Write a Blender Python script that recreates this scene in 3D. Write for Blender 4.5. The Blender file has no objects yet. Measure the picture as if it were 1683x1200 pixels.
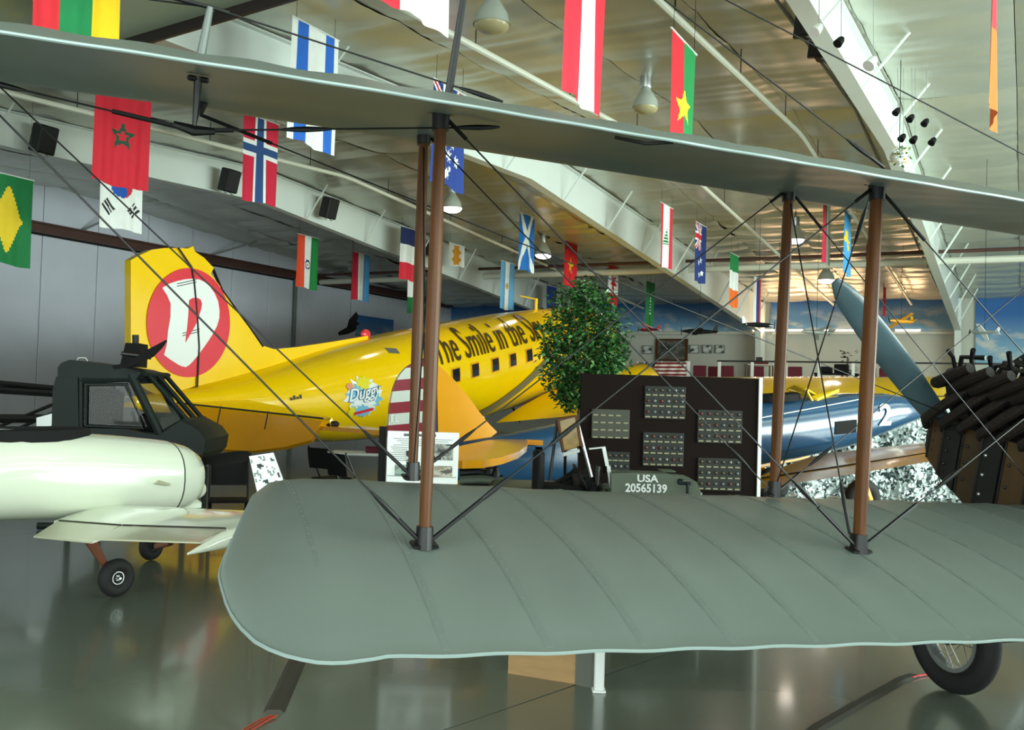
import bpy, bmesh, math, random
from mathutils import Vector as V3, Matrix
R = random.Random(7)
sc = bpy.context.scene
COL = sc.collection
PI = math.pi
def vec(*a): return V3(a if len(a) == 3 else a[0])
# ------------------------------------------------------------------ camera
F = 1620.0; CX, CY = 841.5, 600.0
EYE = vec(0, 0, 1.65)
PITCH = math.atan(50 / F); ROLL = math.radians(1.7)
fwd = vec(0, math.cos(PITCH), math.sin(PITCH))
r0 = vec(1, 0, 0); u0 = r0.cross(fwd)
rgt = (r0 * math.cos(ROLL) + u0 * math.sin(ROLL)).normalized()
upv = rgt.cross(fwd).normalized()
cam = bpy.data.cameras.new('camera'); cam.sensor_width = 36; cam.lens = 36 * F / 1683
cam.clip_end = 300; cam.clip_start = 0.05
co = bpy.data.objects.new('camera', cam); COL.objects.link(co)
M = Matrix((rgt, upv, -fwd)).transposed().to_4x4(); M.translation = EYE
co.matrix_world = M; sc.camera = co
# ------------------------------------------------------------------ light
TH = math.radians(27.5)
U = vec(math.sin(TH), math.cos(TH), 0); VV = vec(math.cos(TH), -math.sin(TH), 0)
def H(u, v, z): return U * u + VV * v + vec(0, 0, z)
w = bpy.data.worlds.new('daylight'); sc.world = w; w.use_nodes = True
bg = w.node_tree.nodes['Background']; bg.inputs[0].default_value = (0.78, 0.93, 0.88, 1); bg.inputs[1].default_value = 1.5
def area(name, loc, direction, sx, sy, power, color):
    l = bpy.data.lights.new(name, 'AREA'); l.shape = 'RECTANGLE'; l.size = sx; l.size_y = sy
    l.energy = power; l.color = color
    o = bpy.data.objects.new(name, l); COL.objects.link(o); o.location = loc
    o.rotation_euler = V3(direction).to_track_quat('-Z', 'Y').to_euler(); return o
area('door_daylight', H(13, 13.6, 2.6), -VV + vec(0, 0, 0.36), 24, 4.6, 6600, (0.85, 1.0, 0.93))
area('rear_door_daylight', H(-3.6, 1, 2.7), U + vec(0, 0, -0.05), 16, 4.4, 1100, (0.90, 1.0, 0.95))
sc.view_settings.view_transform = 'Standard'; sc.view_settings.look = 'None'
sc.view_settings.gamma = 1; sc.view_settings.use_curve_mapping = False
sc.view_settings.exposure = 0.0
sc.cycles.use_denoising = True
sc.cycles.max_bounces = 7; sc.cycles.glossy_bounces = 4; sc.cycles.diffuse_bounces = 4
sc.cycles.transparent_max_bounces = 12; sc.cycles.sample_clamp_indirect = 4
# ------------------------------------------------------------------ unprojection of design sketches
def ray(px, py): return fwd + rgt * ((px - CX) / F) - upv * ((py - CY) / F)
def P(px, py, Y):
    d = ray(px, py); return EYE + d * (Y / d.y)
def Pn(px, py, pt, n):
    d = ray(px, py); n = V3(n); return EYE + d * ((V3(pt) - EYE).dot(n) / d.dot(n))
def Pz(px, py, z=0.0): return Pn(px, py, (0, 0, z), (0, 0, 1))
def Pv(px, py, v): return Pn(px, py, H(0, v, 0), VV)
def Pu(px, py, u): return Pn(px, py, H(u, 0, 0), U)
# ------------------------------------------------------------------ materials
def lin(c):
    o = []
    for x in c[:3]:
        x = x / 255.0
        o.append(x / 12.92 if x <= 0.04045 else ((x + 0.055) / 1.055) ** 2.4)
    return (*o, 1)
MATS = {}
def mat(name, c, rough=0.5, metal=0.0, var=0.0, vs=6.0, bump=0.0, bs=30.0, coat=0.0, attr=False, emit=0.0, alpha=1.0, trans=0.0, stretch=None, spec=0.5):
    if name in MATS: return MATS[name]
    m = bpy.data.materials.new(name); m.use_nodes = True; nt = m.node_tree; b = nt.nodes['Principled BSDF']
    b.inputs['Base Color'].default_value = lin(c); b.inputs['Roughness'].default_value = rough; b.inputs['Metallic'].default_value = metal
    b.inputs['Coat Weight'].default_value = coat; b.inputs['Coat Roughness'].default_value = 0.08
    b.inputs['Specular IOR Level'].default_value = spec
    src = None
    if attr:
        a = nt.nodes.new('ShaderNodeAttribute'); a.attribute_name = 'Col'; src = a.outputs['Color']
        nt.links.new(src, b.inputs['Base Color'])
    tc = nt.nodes.new('ShaderNodeTexCoord'); vecs = tc.outputs['Object']
    if stretch:
        mp = nt.nodes.new('ShaderNodeMapping'); mp.inputs['Scale'].default_value = stretch
        nt.links.new(vecs, mp.inputs['Vector']); vecs = mp.outputs['Vector']
    if var > 0:
        n = nt.nodes.new('ShaderNodeTexNoise'); n.inputs['Scale'].default_value = vs; n.inputs['Detail'].default_value = 4
        nt.links.new(vecs, n.inputs['Vector'])
        mr = nt.nodes.new('ShaderNodeMapRange'); mr.inputs['From Min'].default_value = 0.3; mr.inputs['From Max'].default_value = 0.7
        mr.inputs['To Min'].default_value = 1 - var; mr.inputs['To Max'].default_value = 1 + var * 0.6
        nt.links.new(n.outputs['Fac'], mr.inputs['Value'])
        mx = nt.nodes.new('ShaderNodeVectorMath'); mx.operation = 'MULTIPLY'
        if src: nt.links.new(src, mx.inputs[0])
        else: mx.inputs[0].default_value = lin(c)[:3]
        nt.links.new(mr.outputs['Result'], mx.inputs[1]); nt.links.new(mx.outputs[0], b.inputs['Base Color'])
    if bump > 0:
        n2 = nt.nodes.new('ShaderNodeTexNoise'); n2.inputs['Scale'].default_value = bs; n2.inputs['Detail'].default_value = 3
        nt.links.new(vecs, n2.inputs['Vector'])
        bp = nt.nodes.new('ShaderNodeBump'); bp.inputs['Strength'].default_value = bump; bp.inputs['Distance'].default_value = 0.02
        nt.links.new(n2.outputs['Fac'], bp.inputs['Height']); nt.links.new(bp.outputs['Normal'], b.inputs['Normal'])
    if emit > 0:
        b.inputs['Emission Color'].default_value = lin(c); b.inputs['Emission Strength'].default_value = emit
    if trans > 0:
        b.inputs['Transmission Weight'].default_value = trans; b.inputs['IOR'].default_value = 1.05
    if alpha < 1: b.inputs['Alpha'].default_value = alpha
    MATS[name] = m; return m
CAM_BLACK = (14, 15, 15)
m_wing = mat('doped_grey_fabric', (104, 114, 108), 0.42, var=0.07, vs=1.6, bump=0.06, bs=180)
m_wingtape = mat('doped_grey_tape', (100, 110, 104), 0.45)
m_te = mat('painted_edge_highlight', (140, 156, 154), 0.35, 0.2)  # pale tone of the edge wires paints in a highlight line
m_wood = mat('varnished_brown_wood', (84, 48, 16), 0.42, var=0.35, vs=9, stretch=(6, 6, 0.5), spec=0.25)
m_black = mat('black_iron', (18, 18, 19), 0.4, 0.3)
m_blackmat = mat('matt_black', (11, 11, 12), 0.75, spec=.25)
m_wire = mat('dark_steel_wire', (30, 30, 30), 0.4, 0.4)
m_yel = mat('gloss_yellow_paint', (255, 208, 2), 0.16, var=0.03, vs=2, coat=0.5)
m_yeld = mat('satin_yellow_fabric_and_shade', (236, 160, 12), 0.25, var=0.05, vs=2, coat=0.3)
m_navy = mat('gloss_navy_paint', (34, 72, 106), 0.2, var=0.08, vs=2, coat=0.5)
m_white = mat('white_paint', (226, 230, 226), 0.45)
m_cream = mat('gloss_cream_gelcoat', (218, 224, 206), 0.14, var=0.02, vs=2, coat=0.6)
m_cream2 = mat('satin_cream_gelcoat', (176, 176, 150), 0.2, coat=0.5)
m_red = mat('red_decal', (226, 52, 66), 0.3, coat=0.3)
m_wdecal = mat('white_decal', (240, 244, 242), 0.3)
m_rub = mat('tyre_rubber', (22, 22, 23), 0.75, bump=0.15, bs=60)
m_alu = mat('brushed_aluminium', (170, 174, 172), 0.3, 0.8)
m_frame = mat('white_frame_steel', (216, 224, 218), 0.4, var=0.03, vs=1)
m_olive = mat('olive_drab', (84, 94, 80), 0.5, var=0.1, vs=4)
m_heli = mat('dark_green_grey_paint', (19, 29, 27), 0.55, var=0.12, vs=5, spec=.3)
m_glass = mat('tinted_perspex', (20, 28, 28), 0.05, alpha=0.42)
m_darkglass = mat('dark_glass', (22, 26, 27), 0.06, coat=0.5)
m_flag = mat('flag_cloth', (255, 255, 255), 0.8, attr=True, var=0.05, vs=8)
m_print = mat('printed_sheet', (255, 255, 255), 0.55, attr=True)
m_rust = mat('rusty_brown_iron', (28, 18, 13), 0.65, 0.2, var=0.45, vs=8, bump=0.3, bs=40)
m_cowl = mat('stained_brown_panel', (72, 50, 16), 0.45, var=0.5, vs=3.2, stretch=(1, 1, 0.4))
m_cowld = mat('dark_grimy_metal', (20, 19, 17), 0.5, 0.2, var=0.4, vs=7)
m_maroon = mat('maroon_upholstery', (98, 26, 44), 0.8)
# ------------------------------------------------------------------ mesh builder
class MB:
    def __init__(s): s.v = []; s.f = []; s.mi = []; s.fc = []; s.cm = 0; s.cc = None
    def face(s, idx):
        s.f.append(tuple(idx)); s.mi.append(s.cm); s.fc.append(s.cc)
    def poly(s, pts):
        b = len(s.v); s.v += [V3(p) for p in pts]; s.face(range(b, b + len(pts))); return s
    def box(s, c, size, ax=None):
        c = V3(c); X, Y, Z = ax or (vec(1, 0, 0), vec(0, 1, 0), vec(0, 0, 1)); a, b_, d = size[0] / 2, size[1] / 2, size[2] / 2
        b = len(s.v)
        for k in (-1, 1):
            for i, j in ((-1, -1), (1, -1), (1, 1), (-1, 1)): s.v.append(c + X * (i * a) + Y * (j * b_) + Z * (k * d))
        for q in ((0, 3, 2, 1), (4, 5, 6, 7), (0, 1, 5, 4), (1, 2, 6, 5), (2, 3, 7, 6), (3, 0, 4, 7)): s.face([b + i for i in q])
        return s
    def bbox(s, c, size, bev=0.01, ax=None):
        c = V3(c); X, Y, Z = ax or (vec(1, 0, 0), vec(0, 1, 0), vec(0, 0, 1)); a, b_, d = size[0] / 2, size[1] / 2, size[2] / 2
        rings = []
        for z, e in ((-d, bev), (-d + bev, 0), (d - bev, 0), (d, bev)):
            A, B = a - e, b_ - e; r = []
            for i, j in ((-1, -1), (1, -1), (1, 1), (-1, 1)):
                for q in ((0, 1), (1, 0)):
                    q2 = q if i * j > 0 else (q[1], q[0])
                    r.append(c + X * (i * (A - bev * q2[0])) + Y * (j * (B - bev * q2[1])) + Z * z)
            rings.append(r)
        return s.loft(rings)
    def loft(s, rings, closed=True, cap=True):
        b = len(s.v); n = len(rings[0])
        for r in rings: s.v += [V3(p) for p in r]
        for i in range(len(rings) - 1):
            for j in range(n if closed else n - 1):
                k = (j + 1) % n
                s.face((b + i * n + j, b + i * n + k, b + (i + 1) * n + k, b + (i + 1) * n + j))
        if cap and closed:
            s.face([b + j for j in range(n)][::-1]); e = b + (len(rings) - 1) * n; s.face([e + j for j in range(n)])
        return s
    def tube(s, path, r, n=8, flat=1.0, side=None, cap=True):
        path = [V3(p) for p in path]; rr = r if isinstance(r, (list, tuple)) else [r] * len(path); rings = []; pv = None
        for i, p in enumerate(path):
            t = (path[min(i + 1, len(path) - 1)] - path[max(i - 1, 0)]).normalized()
            if pv is None:
                a = V3(side) if side else (vec(0, 0, 1) if abs(t.z) < 0.9 else vec(1, 0, 0))
            else: a = pv
            x = (a - t * a.dot(t)).normalized(); pv = x; y = t.cross(x)
            rings.append([p + x * (math.cos(2 * PI * k / n) * rr[i]) + y * (math.sin(2 * PI * k / n) * rr[i] * flat) for k in range(n)])
        return s.loft(rings, cap=cap)
    def lathe(s, o, axis, prof, n=20, cap=True):
        o = V3(o); t = V3(axis).normalized(); a = vec(0, 0, 1) if abs(t.z) < 0.9 else vec(1, 0, 0)
        x = (a - t * a.dot(t)).normalized(); y = t.cross(x)
        return s.loft([[o + t * h + x * (math.cos(2 * PI * k / n) * r) + y * (math.sin(2 * PI * k / n) * r) for k in range(n)] for h, r in prof], cap=cap)
    def prism(s, pts, d):
        d = V3(d); return s.loft([[V3(p) - d / 2 for p in pts], [V3(p) + d / 2 for p in pts]])
    def ell(s, c, r, ax=None, n=14, m=9):
        c = V3(c); X, Y, Z = ax or (vec(1, 0, 0), vec(0, 1, 0), vec(0, 0, 1)); rings = []
        for i in range(m + 1):
            a = -PI / 2 + PI * i / m; a = max(-PI / 2 + 0.02, min(PI / 2 - 0.02, a))
            rings.append([c + Z * (math.sin(a) * r[2]) + X * (math.cos(a) * math.cos(2 * PI * k / n) * r[0]) + Y * (math.cos(a) * math.sin(2 * PI * k / n) * r[1]) for k in range(n)])
        return s.loft(rings)
    def build(s, name, mats, parent=None, smooth=35, kind=None, label=None, local=False):
        org = ORG.get(parent.name, vec(0, 0, 0)) if parent else vec(0, 0, 0); sub = vec(0, 0, 0) if local else org
        me = bpy.data.meshes.new(name); me.from_pydata([tuple(p - sub) for p in s.v], [], s.f); me.validate()
        for m in (mats if isinstance(mats, (list, tuple)) else [mats]): me.materials.append(m)
        if len(me.polygons) == len(s.mi):
            me.polygons.foreach_set('material_index', s.mi)
            if any(c is not None for c in s.fc):
                at = me.color_attributes.new('Col', 'FLOAT_COLOR', 'CORNER'); data = []
                for pl, c in zip(me.polygons, s.fc):
                    for _ in pl.loop_indices: data += list(lin(c or (255, 255, 255)))
                at.data.foreach_set('color', data)
        if smooth:
            me.shade_smooth(); me.set_sharp_from_angle(angle=math.radians(smooth))
        o = bpy.data.objects.new(name, me); COL.objects.link(o)
        if parent: o.parent = parent
        ORG[o.name] = org
        if kind: o['kind'] = kind
        if label: o['label'] = label
        return o
ORG = {}
def tag(o, label=None, cat=None, group=None, kind=None):
    for k, x in (('label', label), ('category', cat), ('group', group), ('kind', kind)):
        if x: o[k] = x
    return o
def thing(name, label, cat, loc, group=None, kind=None):
    o = bpy.data.objects.new(name, None); COL.objects.link(o); o.location = V3(loc); o.empty_display_size = 0.2
    ORG[o.name] = V3(loc); return tag(o, label, cat, group, kind)
def copy_tree(o, loc=None, rotz=0, label=None, parent=None):
    c = o.copy(); COL.objects.link(c)
    if parent: c.parent = parent
    else:
        c.location = V3(loc); c.rotation_euler = (0, 0, rotz)
        if label: c['label'] = label
    for ch in list(o.children): copy_tree(ch, parent=c)
    return c
def fat(poly, d, name, m, parent, **k): return MB().prism(poly, d).build(name, m, parent, **k)
def text_mesh(txt, fn, name, m, parent, shear=0.0, thick=0.0, label=None, bold=0.0, sp=1.0, sub=0):
    """fn maps flat text coordinates (x, y, layer) with unit letter size to a point in the scene"""
    cu = bpy.data.curves.new('lettering', 'FONT'); cu.body = txt; cu.shear = shear; cu.offset = bold; cu.resolution_u = 3; cu.space_character = sp
    cu.extrude = 0.02
    o = bpy.data.objects.new('lettering', cu); COL.objects.link(o)
    dg = bpy.context.evaluated_depsgraph_get(); me0 = bpy.data.meshes.new_from_object(o.evaluated_get(dg))
    bpy.data.objects.remove(o)
    bm = bmesh.new(); bm.from_mesh(me0)
    for _ in range(sub):
        es = [e for e in bm.edges if e.calc_length() > 0.16]
        if es: bmesh.ops.subdivide_edges(bm, edges=es, cuts=1, use_grid_fill=False)
        bmesh.ops.triangulate(bm, faces=bm.faces[:])
    b = MB(); b.v = [V3(fn(v.co.x, v.co.y, 1 if v.co.z > 0 else 0)) for v in bm.verts]; bm.verts.index_update()
    for f in bm.faces: b.face([v.index for v in f.verts])
    bm.free()
    return b.build(name, m, parent, smooth=0, label=label)
# ================================================================== SETTING
UR, UF, UN = 18.3, 39.5, -4.0          # ridge, far eave wall, near eave
VG, VR = -23.9, 14.0                   # gable wall on the left, open door side on the right
def zc(u): return 7.05 - 0.0592 * abs(u - UR)
m_floor = mat('glossy_grey_epoxy', (102, 110, 97), 0.22, var=0.06, vs=0.8, bump=0.012, bs=3.0, coat=0.35)
m_sub = mat('joint_filler', (30, 30, 28), 0.8)
m_ceil = mat('silver_vinyl_insulation', (196, 199, 186), 0.30, 0.35, var=0.06, vs=1.5, bump=0.25, bs=2.2, stretch=(1, 1, 1))
m_wall = mat('lavender_grey_liner', (206, 210, 222), 0.6, var=0.05, vs=1.2)
m_wallw = mat('warm_white_wall', (196, 196, 184), 0.7, var=0.04, vs=1.5)
fl = MB().box(H(16, -5, -0.12), (44.5, 62, 0.12), (VV, U, vec(0, 0, 1))).build('floor', m_sub, kind='structure', smooth=0)
j0, j1 = Pz(735, 1198), Pz(1095, 1075); jd = (j1 - j0).normalized(); jn = vec(-jd.y, jd.x, 0)
def slab(off0, off1, a0=-40, a1=60):
    c = [j0 + jd * a + jn * o for a, o in ((a0, off0), (a1, off0), (a1, off1), (a0, off1))]
    MB().prism([p + vec(0, 0, -0.03) for p in c], (0, 0, 0.06)).build('floor_slab', m_floor, fl, smooth=0)
for k in range(-4, 5):
    g = 0.006
    slab(-k * 7.5 + g, -k * 7.5 + 7.5 - g) if k else slab(g, 7.5 - g)
# roof deck and hanging insulation sheets
ce = MB()
for u0_, u1_ in ((UN, UR), (UR, UF)):
    ce.loft([[H(u0_, VG, zc(u0_) + .2), H(u1_, VG, zc(u1_) + .2), H(u1_, VR, zc(u1_) + .2), H(u0_, VR, zc(u0_) + .2)],
             [H(u0_, VG, zc(u0_) + .3), H(u1_, VG, zc(u1_) + .3), H(u1_, VR, zc(u1_) + .3), H(u0_, VR, zc(u0_) + .3)]])
ce = ce.build('ceiling', m_ceil, kind='structure', smooth=0)
SW = 1.825
def sheet_mesh(seed, far):
    r = random.Random(seed); b = MB(); L = (UF - UR) if far else (UR - UN); nu = int(L / 0.085); nw = 6; ph = [r.uniform(0, 6.28) for _ in range(6)]
    # purlins every 1.5 m pinch the sheet; loose ripples run across it
    for i in range(nu + 1):
        a = L * i / nu
        for j in range(nw + 1):
            x = j / nw - 0.5
            far_ = far and a > 7.5; per = 0.98 if far_ else 1.5
            q = (a % per) / per
            q = (q + (0.16 * math.sin(5 * x + a * 1.3 + ph[5]) if far_ else 0)) % 1.0
            sag = -(0.105 if far_ else 0.05) * math.sin(PI * q) ** 0.8 * (0.7 + 0.3 * math.sin(a * 0.9 + ph[0])) - 0.02 * (1 - (2 * x) ** 2)
            amp = (0.010 if far_ else 0.0055) * (0.55 + 0.45 * math.sin(a * 1.7 + ph[1] + 2 * x))
            rip = amp * math.sin(2 * PI * a / 0.42 + ph[2] + 0.8 * math.sin(3.1 * x + ph[3]) + 0.9 * math.sin(a * 2.3 + ph[4]))
            edge = 0.022 if j in (0, nw) else 0
            u = UR + a if far else UR - a
            b.v.append(H(u, x * (SW - 0.012), zc(u) + sag + rip + edge - 0.02))
    for i in range(nu):
        for j in range(nw):
            k = i * (nw + 1) + j; q = (k, k + 1, k + nw + 2, k + nw + 1); b.face(q[::-1] if far else q)
    return b
for far in (0, 1):
    proto = [sheet_mesh(11 + s + 5 * far, far).build('ceiling_panel', m_ceil, ce, smooth=60) for s in range(3)]
    for k in range(int((VR - VG) / SW) + 1):
        o = proto[k] if k < 3 else copy_tree(proto[k % 3], parent=ce)
        o.location = VV * (VG + SW * (k + 0.5))
# gable wall on the left: sheets, girts, and the column line pipe
wl = MB().box(H((UN + UF) / 2, VG - 0.2, 3.6), (UF - UN + 1, 0.2, 7.2), (U, VV, vec(0, 0, 1))).build('wall_left', m_sub, kind='structure', smooth=0)
wp = MB().bbox((0, 0, 0), (1.80, 0.1, 5.62), 0.012, (U, VV, vec(0, 0, 1))).build('wall_panel', m_wall, wl, smooth=0)
wp.location = H(UN + 0.9, VG, 2.82)
for k in range(1, 24):
    o = copy_tree(wp, parent=wl); o.location = H(UN + 0.9 + 1.82 * k, VG, 2.82)
for k in range(24):
    ua, ub = UN + 1.82 * k, UN + 1.80 + 1.82 * k; ua = min(ua, UF); ub = min(ub, UF)
    if ub - ua < 0.2: continue
    pts = [H(ua, VG, 5.95), H(ub, VG, 5.95)] + ([H(UR, VG, zc(UR) - 0.03)] if ua < UR < ub else [])
    pts = [H(ua, VG, 5.95), H(ub, VG, 5.95), H(ub, VG, zc(ub) - 0.0)] + ([H(UR, VG, zc(UR))] if ua < UR < ub else []) + [H(ua, VG, zc(ua))]
    if zc(ua) > 6.0 or zc(ub) > 6.0: MB().prism(pts, VV * 0.08).build('wall_panel', m_wall, wl, smooth=0)
m_girt = mat('red_brown_steel', (86, 58, 52), 0.5, 0.2, var=0.15, vs=3)
MB().box(H(17.7, VG + 0.17, 5.80), (43.4, 0.22, 0.24), (U, VV, vec(0, 0, 1))).build('wall_girt', m_girt, wl, smooth=0)
MB().box(H(17.7, VG + 0.34, 5.92), (43.4, 0.1, 0.05), (U, VV, vec(0, 0, 1))).build('wall_girt', m_girt, wl, smooth=0)
q = Pv(484, 520, VG + 0.15)
MB().tube([vec(q.x, q.y, 0.1), vec(q.x, q.y, 5.7)], 0.07, 10).build('downpipe', mat('grey_green_pipe', (96, 108, 104), 0.5), wl)
m_gbrace = mat('thin_grey_rod', (120, 126, 124), 0.5, 0.3)
for k in range(6):
    u = 9 + 5 * k
    MB().tube([H(u, VG + 0.1, 5.95), H(u + 1.1, VG + 1.1, zc(u + 1.1) - 0.1)], 0.03, 6).build('wall_brace', m_gbrace, wl)
# far eave wall: lower white wall, painted sky above
wb = MB().box(H(UF + 0.2, (VG + VR) / 2 - 0.0, 3), (VR - VG + 0.6, 0.2, 6.0), (VV, U, vec(0, 0, 1))).build('wall_back', m_wallw, kind='structure', smooth=0)
mural = bpy.data.materials.new('painted_sky'); mural.use_nodes = True; nt = mural.node_tree; b_ = nt.nodes['Principled BSDF']; b_.inputs['Roughness'].default_value = 0.6
tc = nt.nodes.new('ShaderNodeTexCoord'); sx = nt.nodes.new('ShaderNodeSeparateXYZ'); nt.links.new(tc.outputs['Object'], sx.inputs[0])
mr = nt.nodes.new('ShaderNodeMapRange'); mr.inputs[1].default_value = -0.75; mr.inputs[2].default_value = 0.55; nt.links.new(sx.outputs['Z'], mr.inputs[0])
cr = nt.nodes.new('ShaderNodeValToRGB'); e = cr.color_ramp.elements; e[0].color = lin((130, 172, 198)); e[1].color = lin((40, 100, 168)); nt.links.new(mr.outputs[0], cr.inputs[0])
nz = nt.nodes.new('ShaderNodeTexNoise'); nz.inputs['Scale'].default_value = 1.1; nz.inputs['Detail'].default_value = 5
mp = nt.nodes.new('ShaderNodeMapping'); mp.inputs['Scale'].default_value = (1, 1, 2.4); nt.links.new(tc.outputs['Object'], mp.inputs[0]); nt.links.new(mp.outputs[0], nz.inputs['Vector'])
m2 = nt.nodes.new('ShaderNodeMapRange'); m2.inputs[1].default_value = 0.5; m2.inputs[2].default_value = 0.66; nt.links.new(nz.outputs['Fac'], m2.inputs[0])
m3 = nt.nodes.new('ShaderNodeMapRange'); m3.inputs[1].default_value = 0.35; m3.inputs[2].default_value = -0.5; nt.links.new(sx.outputs['Z'], m3.inputs[0])
mm = nt.nodes.new('ShaderNodeMath'); mm.operation = 'MULTIPLY'; nt.links.new(m2.outputs[0], mm.inputs[0]); nt.links.new(m3.outputs[0], mm.inputs[1])
mx = nt.nodes.new('ShaderNodeMix'); mx.data_type = 'RGBA'; nt.links.new(mm.outputs[0], mx.inputs[0]); nt.links.new(cr.outputs[0], mx.inputs[6]); mx.inputs[7].default_value = lin((206, 204, 196)); nt.links.new(mx.outputs[2], b_.inputs['Base Color'])
def mural_part(v0, v1, z0, z1, dpt=0.06):
    o = MB().box((0, 0, 0), (v1 - v0, dpt, z1 - z0), (VV, U, vec(0, 0, 1))).build('sky_mural', mural, wb, smooth=0); o.location = H(UF + 0.02, (v0 + v1) / 2, (z0 + z1) / 2); return o
mural_part(VG, -9.6, 4.52, 5.78); mural_part(-9.0, -2.3, 4.5, 5.78); mural_part(-1.6, VR, 3.3, 5.78)
o = MB().box((0, 0, 0), (2.6, 0.05, 1.2), (U, VV, vec(0, 0, 1))).build('sky_mural', mural, wl, smooth=0); o.location = H(33.4, VG + 0.09, 4.1)
MB().box(H(UF - 0.08, -14.5, 4.44), (9.8, 0.16, 0.12), (VV, U, vec(0, 0, 1))).build('ledge', m_wallw, wb, smooth=0)
MB().box(H(UF - 0.08, -5.6, 4.42), (6.6, 0.16, 0.10), (VV, U, vec(0, 0, 1))).build('ledge', m_wallw, wb, smooth=0)
m_lite = mat('fluorescent_tube', (255, 240, 224), 0.4, emit=3)
for k, px in enumerate((1255, 1300, 1345, 1392, 1492)):
    t = thing('strip_light', 'thin fluorescent strip light under the sky mural, %s from the column' % ('first', 'second', 'third', 'fourth', 'fifth')[k], 'light', Pu(px, 543, UF - 0.2), 'strip lights under the mural')
    MB().box(t.location + vec(0, 0, 0.045), (0.92, 0.1, 0.03), (VV, U, vec(0, 0, 1))).build('housing', m_white, t, smooth=0)
    MB().tube([t.location - VV * 0.44, t.location + VV * 0.44], 0.03, 8).build('lamp_tube', m_lite, t)
    l = area('strip_lamp_light', (0, 0, 0), -U + vec(0, 0, .55), .9, .06, 26, (1.0, .58, .28)); l.parent = t; l.location = -U * .1 - vec(0, 0, .02)
# rigid frames
def zf(u):   # underside of the rafter
    if u < UR: return 6.2 - 0.040 * (UR - u)
    return 6.2 - 0.085 * (u - UR)
def roof_frame(v, name):
    f = thing(name, None, None, H(UR, v, 0), kind='structure')
    us = [UN + 0.3, 0, 4, 8, 12, 15, UR, 22, 26, 30, 34, 37, 39.0]
    rings = []
    for u in us:
        rings.append([H(u, v - 0.012, zf(u)), H(u, v + 0.012, zf(u)), H(u, v + 0.012, zc(u) - 0.09), H(u, v - 0.012, zc(u) - 0.09)])
    MB().loft(rings).build('rafter_web', m_frame, f, smooth=0)
    MB().loft([[H(u, v - 0.11, zf(u) - 0.02), H(u, v + 0.11, zf(u) - 0.02), H(u, v + 0.11, zf(u)), H(u, v - 0.11, zf(u))] for u in us]).build('bottom_flange', m_frame, f, smooth=0)
    MB().loft([[H(u, v - 0.11, zc(u) - 0.09), H(u, v + 0.11, zc(u) - 0.09), H(u, v + 0.11, zc(u) - 0.07), H(u, v - 0.11, zc(u) - 0.07)] for u in us]).build('top_flange', m_frame, f, smooth=0)
    c = MB()
    c.loft([[H(UF - 0.1 - d, v + a, z) for d, a in ((0, -0.11), (0, 0.11), (wd, 0.11), (wd, -0.11))] for z, wd in ((0, 0.3), (zf(38.6), 0.75), (5.6, 0.8))])
    c.build('column', m_frame, f, smooth=0)
    br = MB().tube([(0, 0, 0), VV * 0.62 + vec(0, 0, 0.74)], 0.022, 6).build('flange_brace', m_frame, f, local=True); br.location = H(5.2, v + 0.09, zf(5.2)) - ORG[f.name]
    k = 1
    for u in (8.2, 11.2, 14.2, 17.2, 20.0, 22.6, 25.2, 27.8, 30.2, 32.6, 35.0, 37.4):
        b2 = copy_tree(br, parent=f); b2.location = H(u, v + 0.09, zf(u)) - ORG[f.name]
        s = (zc(u) - zf(u) - 0.05) / 0.74; b2.scale = (1, 1, s)
    return f
for v in (-16.6, -9.3, -2.15, 5.3): roof_frame(v, 'trim_1')
# long cross pipe, sprinkler pipes and conduits (all fixed to the roof)
m_pipe = mat('cream_sprinkler_pipe', (214, 216, 200), 0.35)
pr = thing('trim_2', None, None, H(29.5, -6, 5.73), kind='structure')
MB().tube([H(29.5, VG + 0.3, 5.71), H(29.5, VR - 0.5, 5.71)], 0.10, 10).build('cross_pipe', m_pipe, pr)
MB().tube([H(29.2, VG + 0.3, 5.93), H(29.2, VR - 0.5, 5.93)], 0.05, 8).build('conduit', m_girt, pr)
def sprinkler(v, zr=6.6, u0_=-3.5, u1_=38.5, rad=0.045):
    f = thing('sprinkler_pipe', None, None, H(UR, v, zr), kind='structure')
    g = lambda u: zr - 0.0592 * abs(u - UR)
    MB().tube([H(u0_, v, g(u0_)), H(UR - 0.25, v, g(UR - .25)), H(UR + 0.25, v, g(UR + .25)), H(u1_, v, g(u1_))], rad, 8).build('pipe', m_pipe, f)
    h = MB().tube([(0, 0, 0), (0, 0, 0.42)], 0.008, 5).build('pipe_hanger', m_wire, f, local=True)
    h.location = H(2, v, g(2)) - ORG[f.name]
    for u in range(5, 38, 3):
        h2 = copy_tree(h, parent=f); h2.location = H(u, v, g(u)) - ORG[f.name]
sprinkler(-14.0); sprinkler(-6.4); sprinkler(-3.7); 
pr3 = thing('trim_3', None, None, H(10, -2.9, 6.5), kind='structure')
MB().tube([H(-2, -2.75, zc(-2) - .1), H(UR, -2.75, zc(UR) - .1), H(38, -2.75, zc(38) - .1)], 0.022, 6).build('conduit', m_gbrace, pr3)
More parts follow.
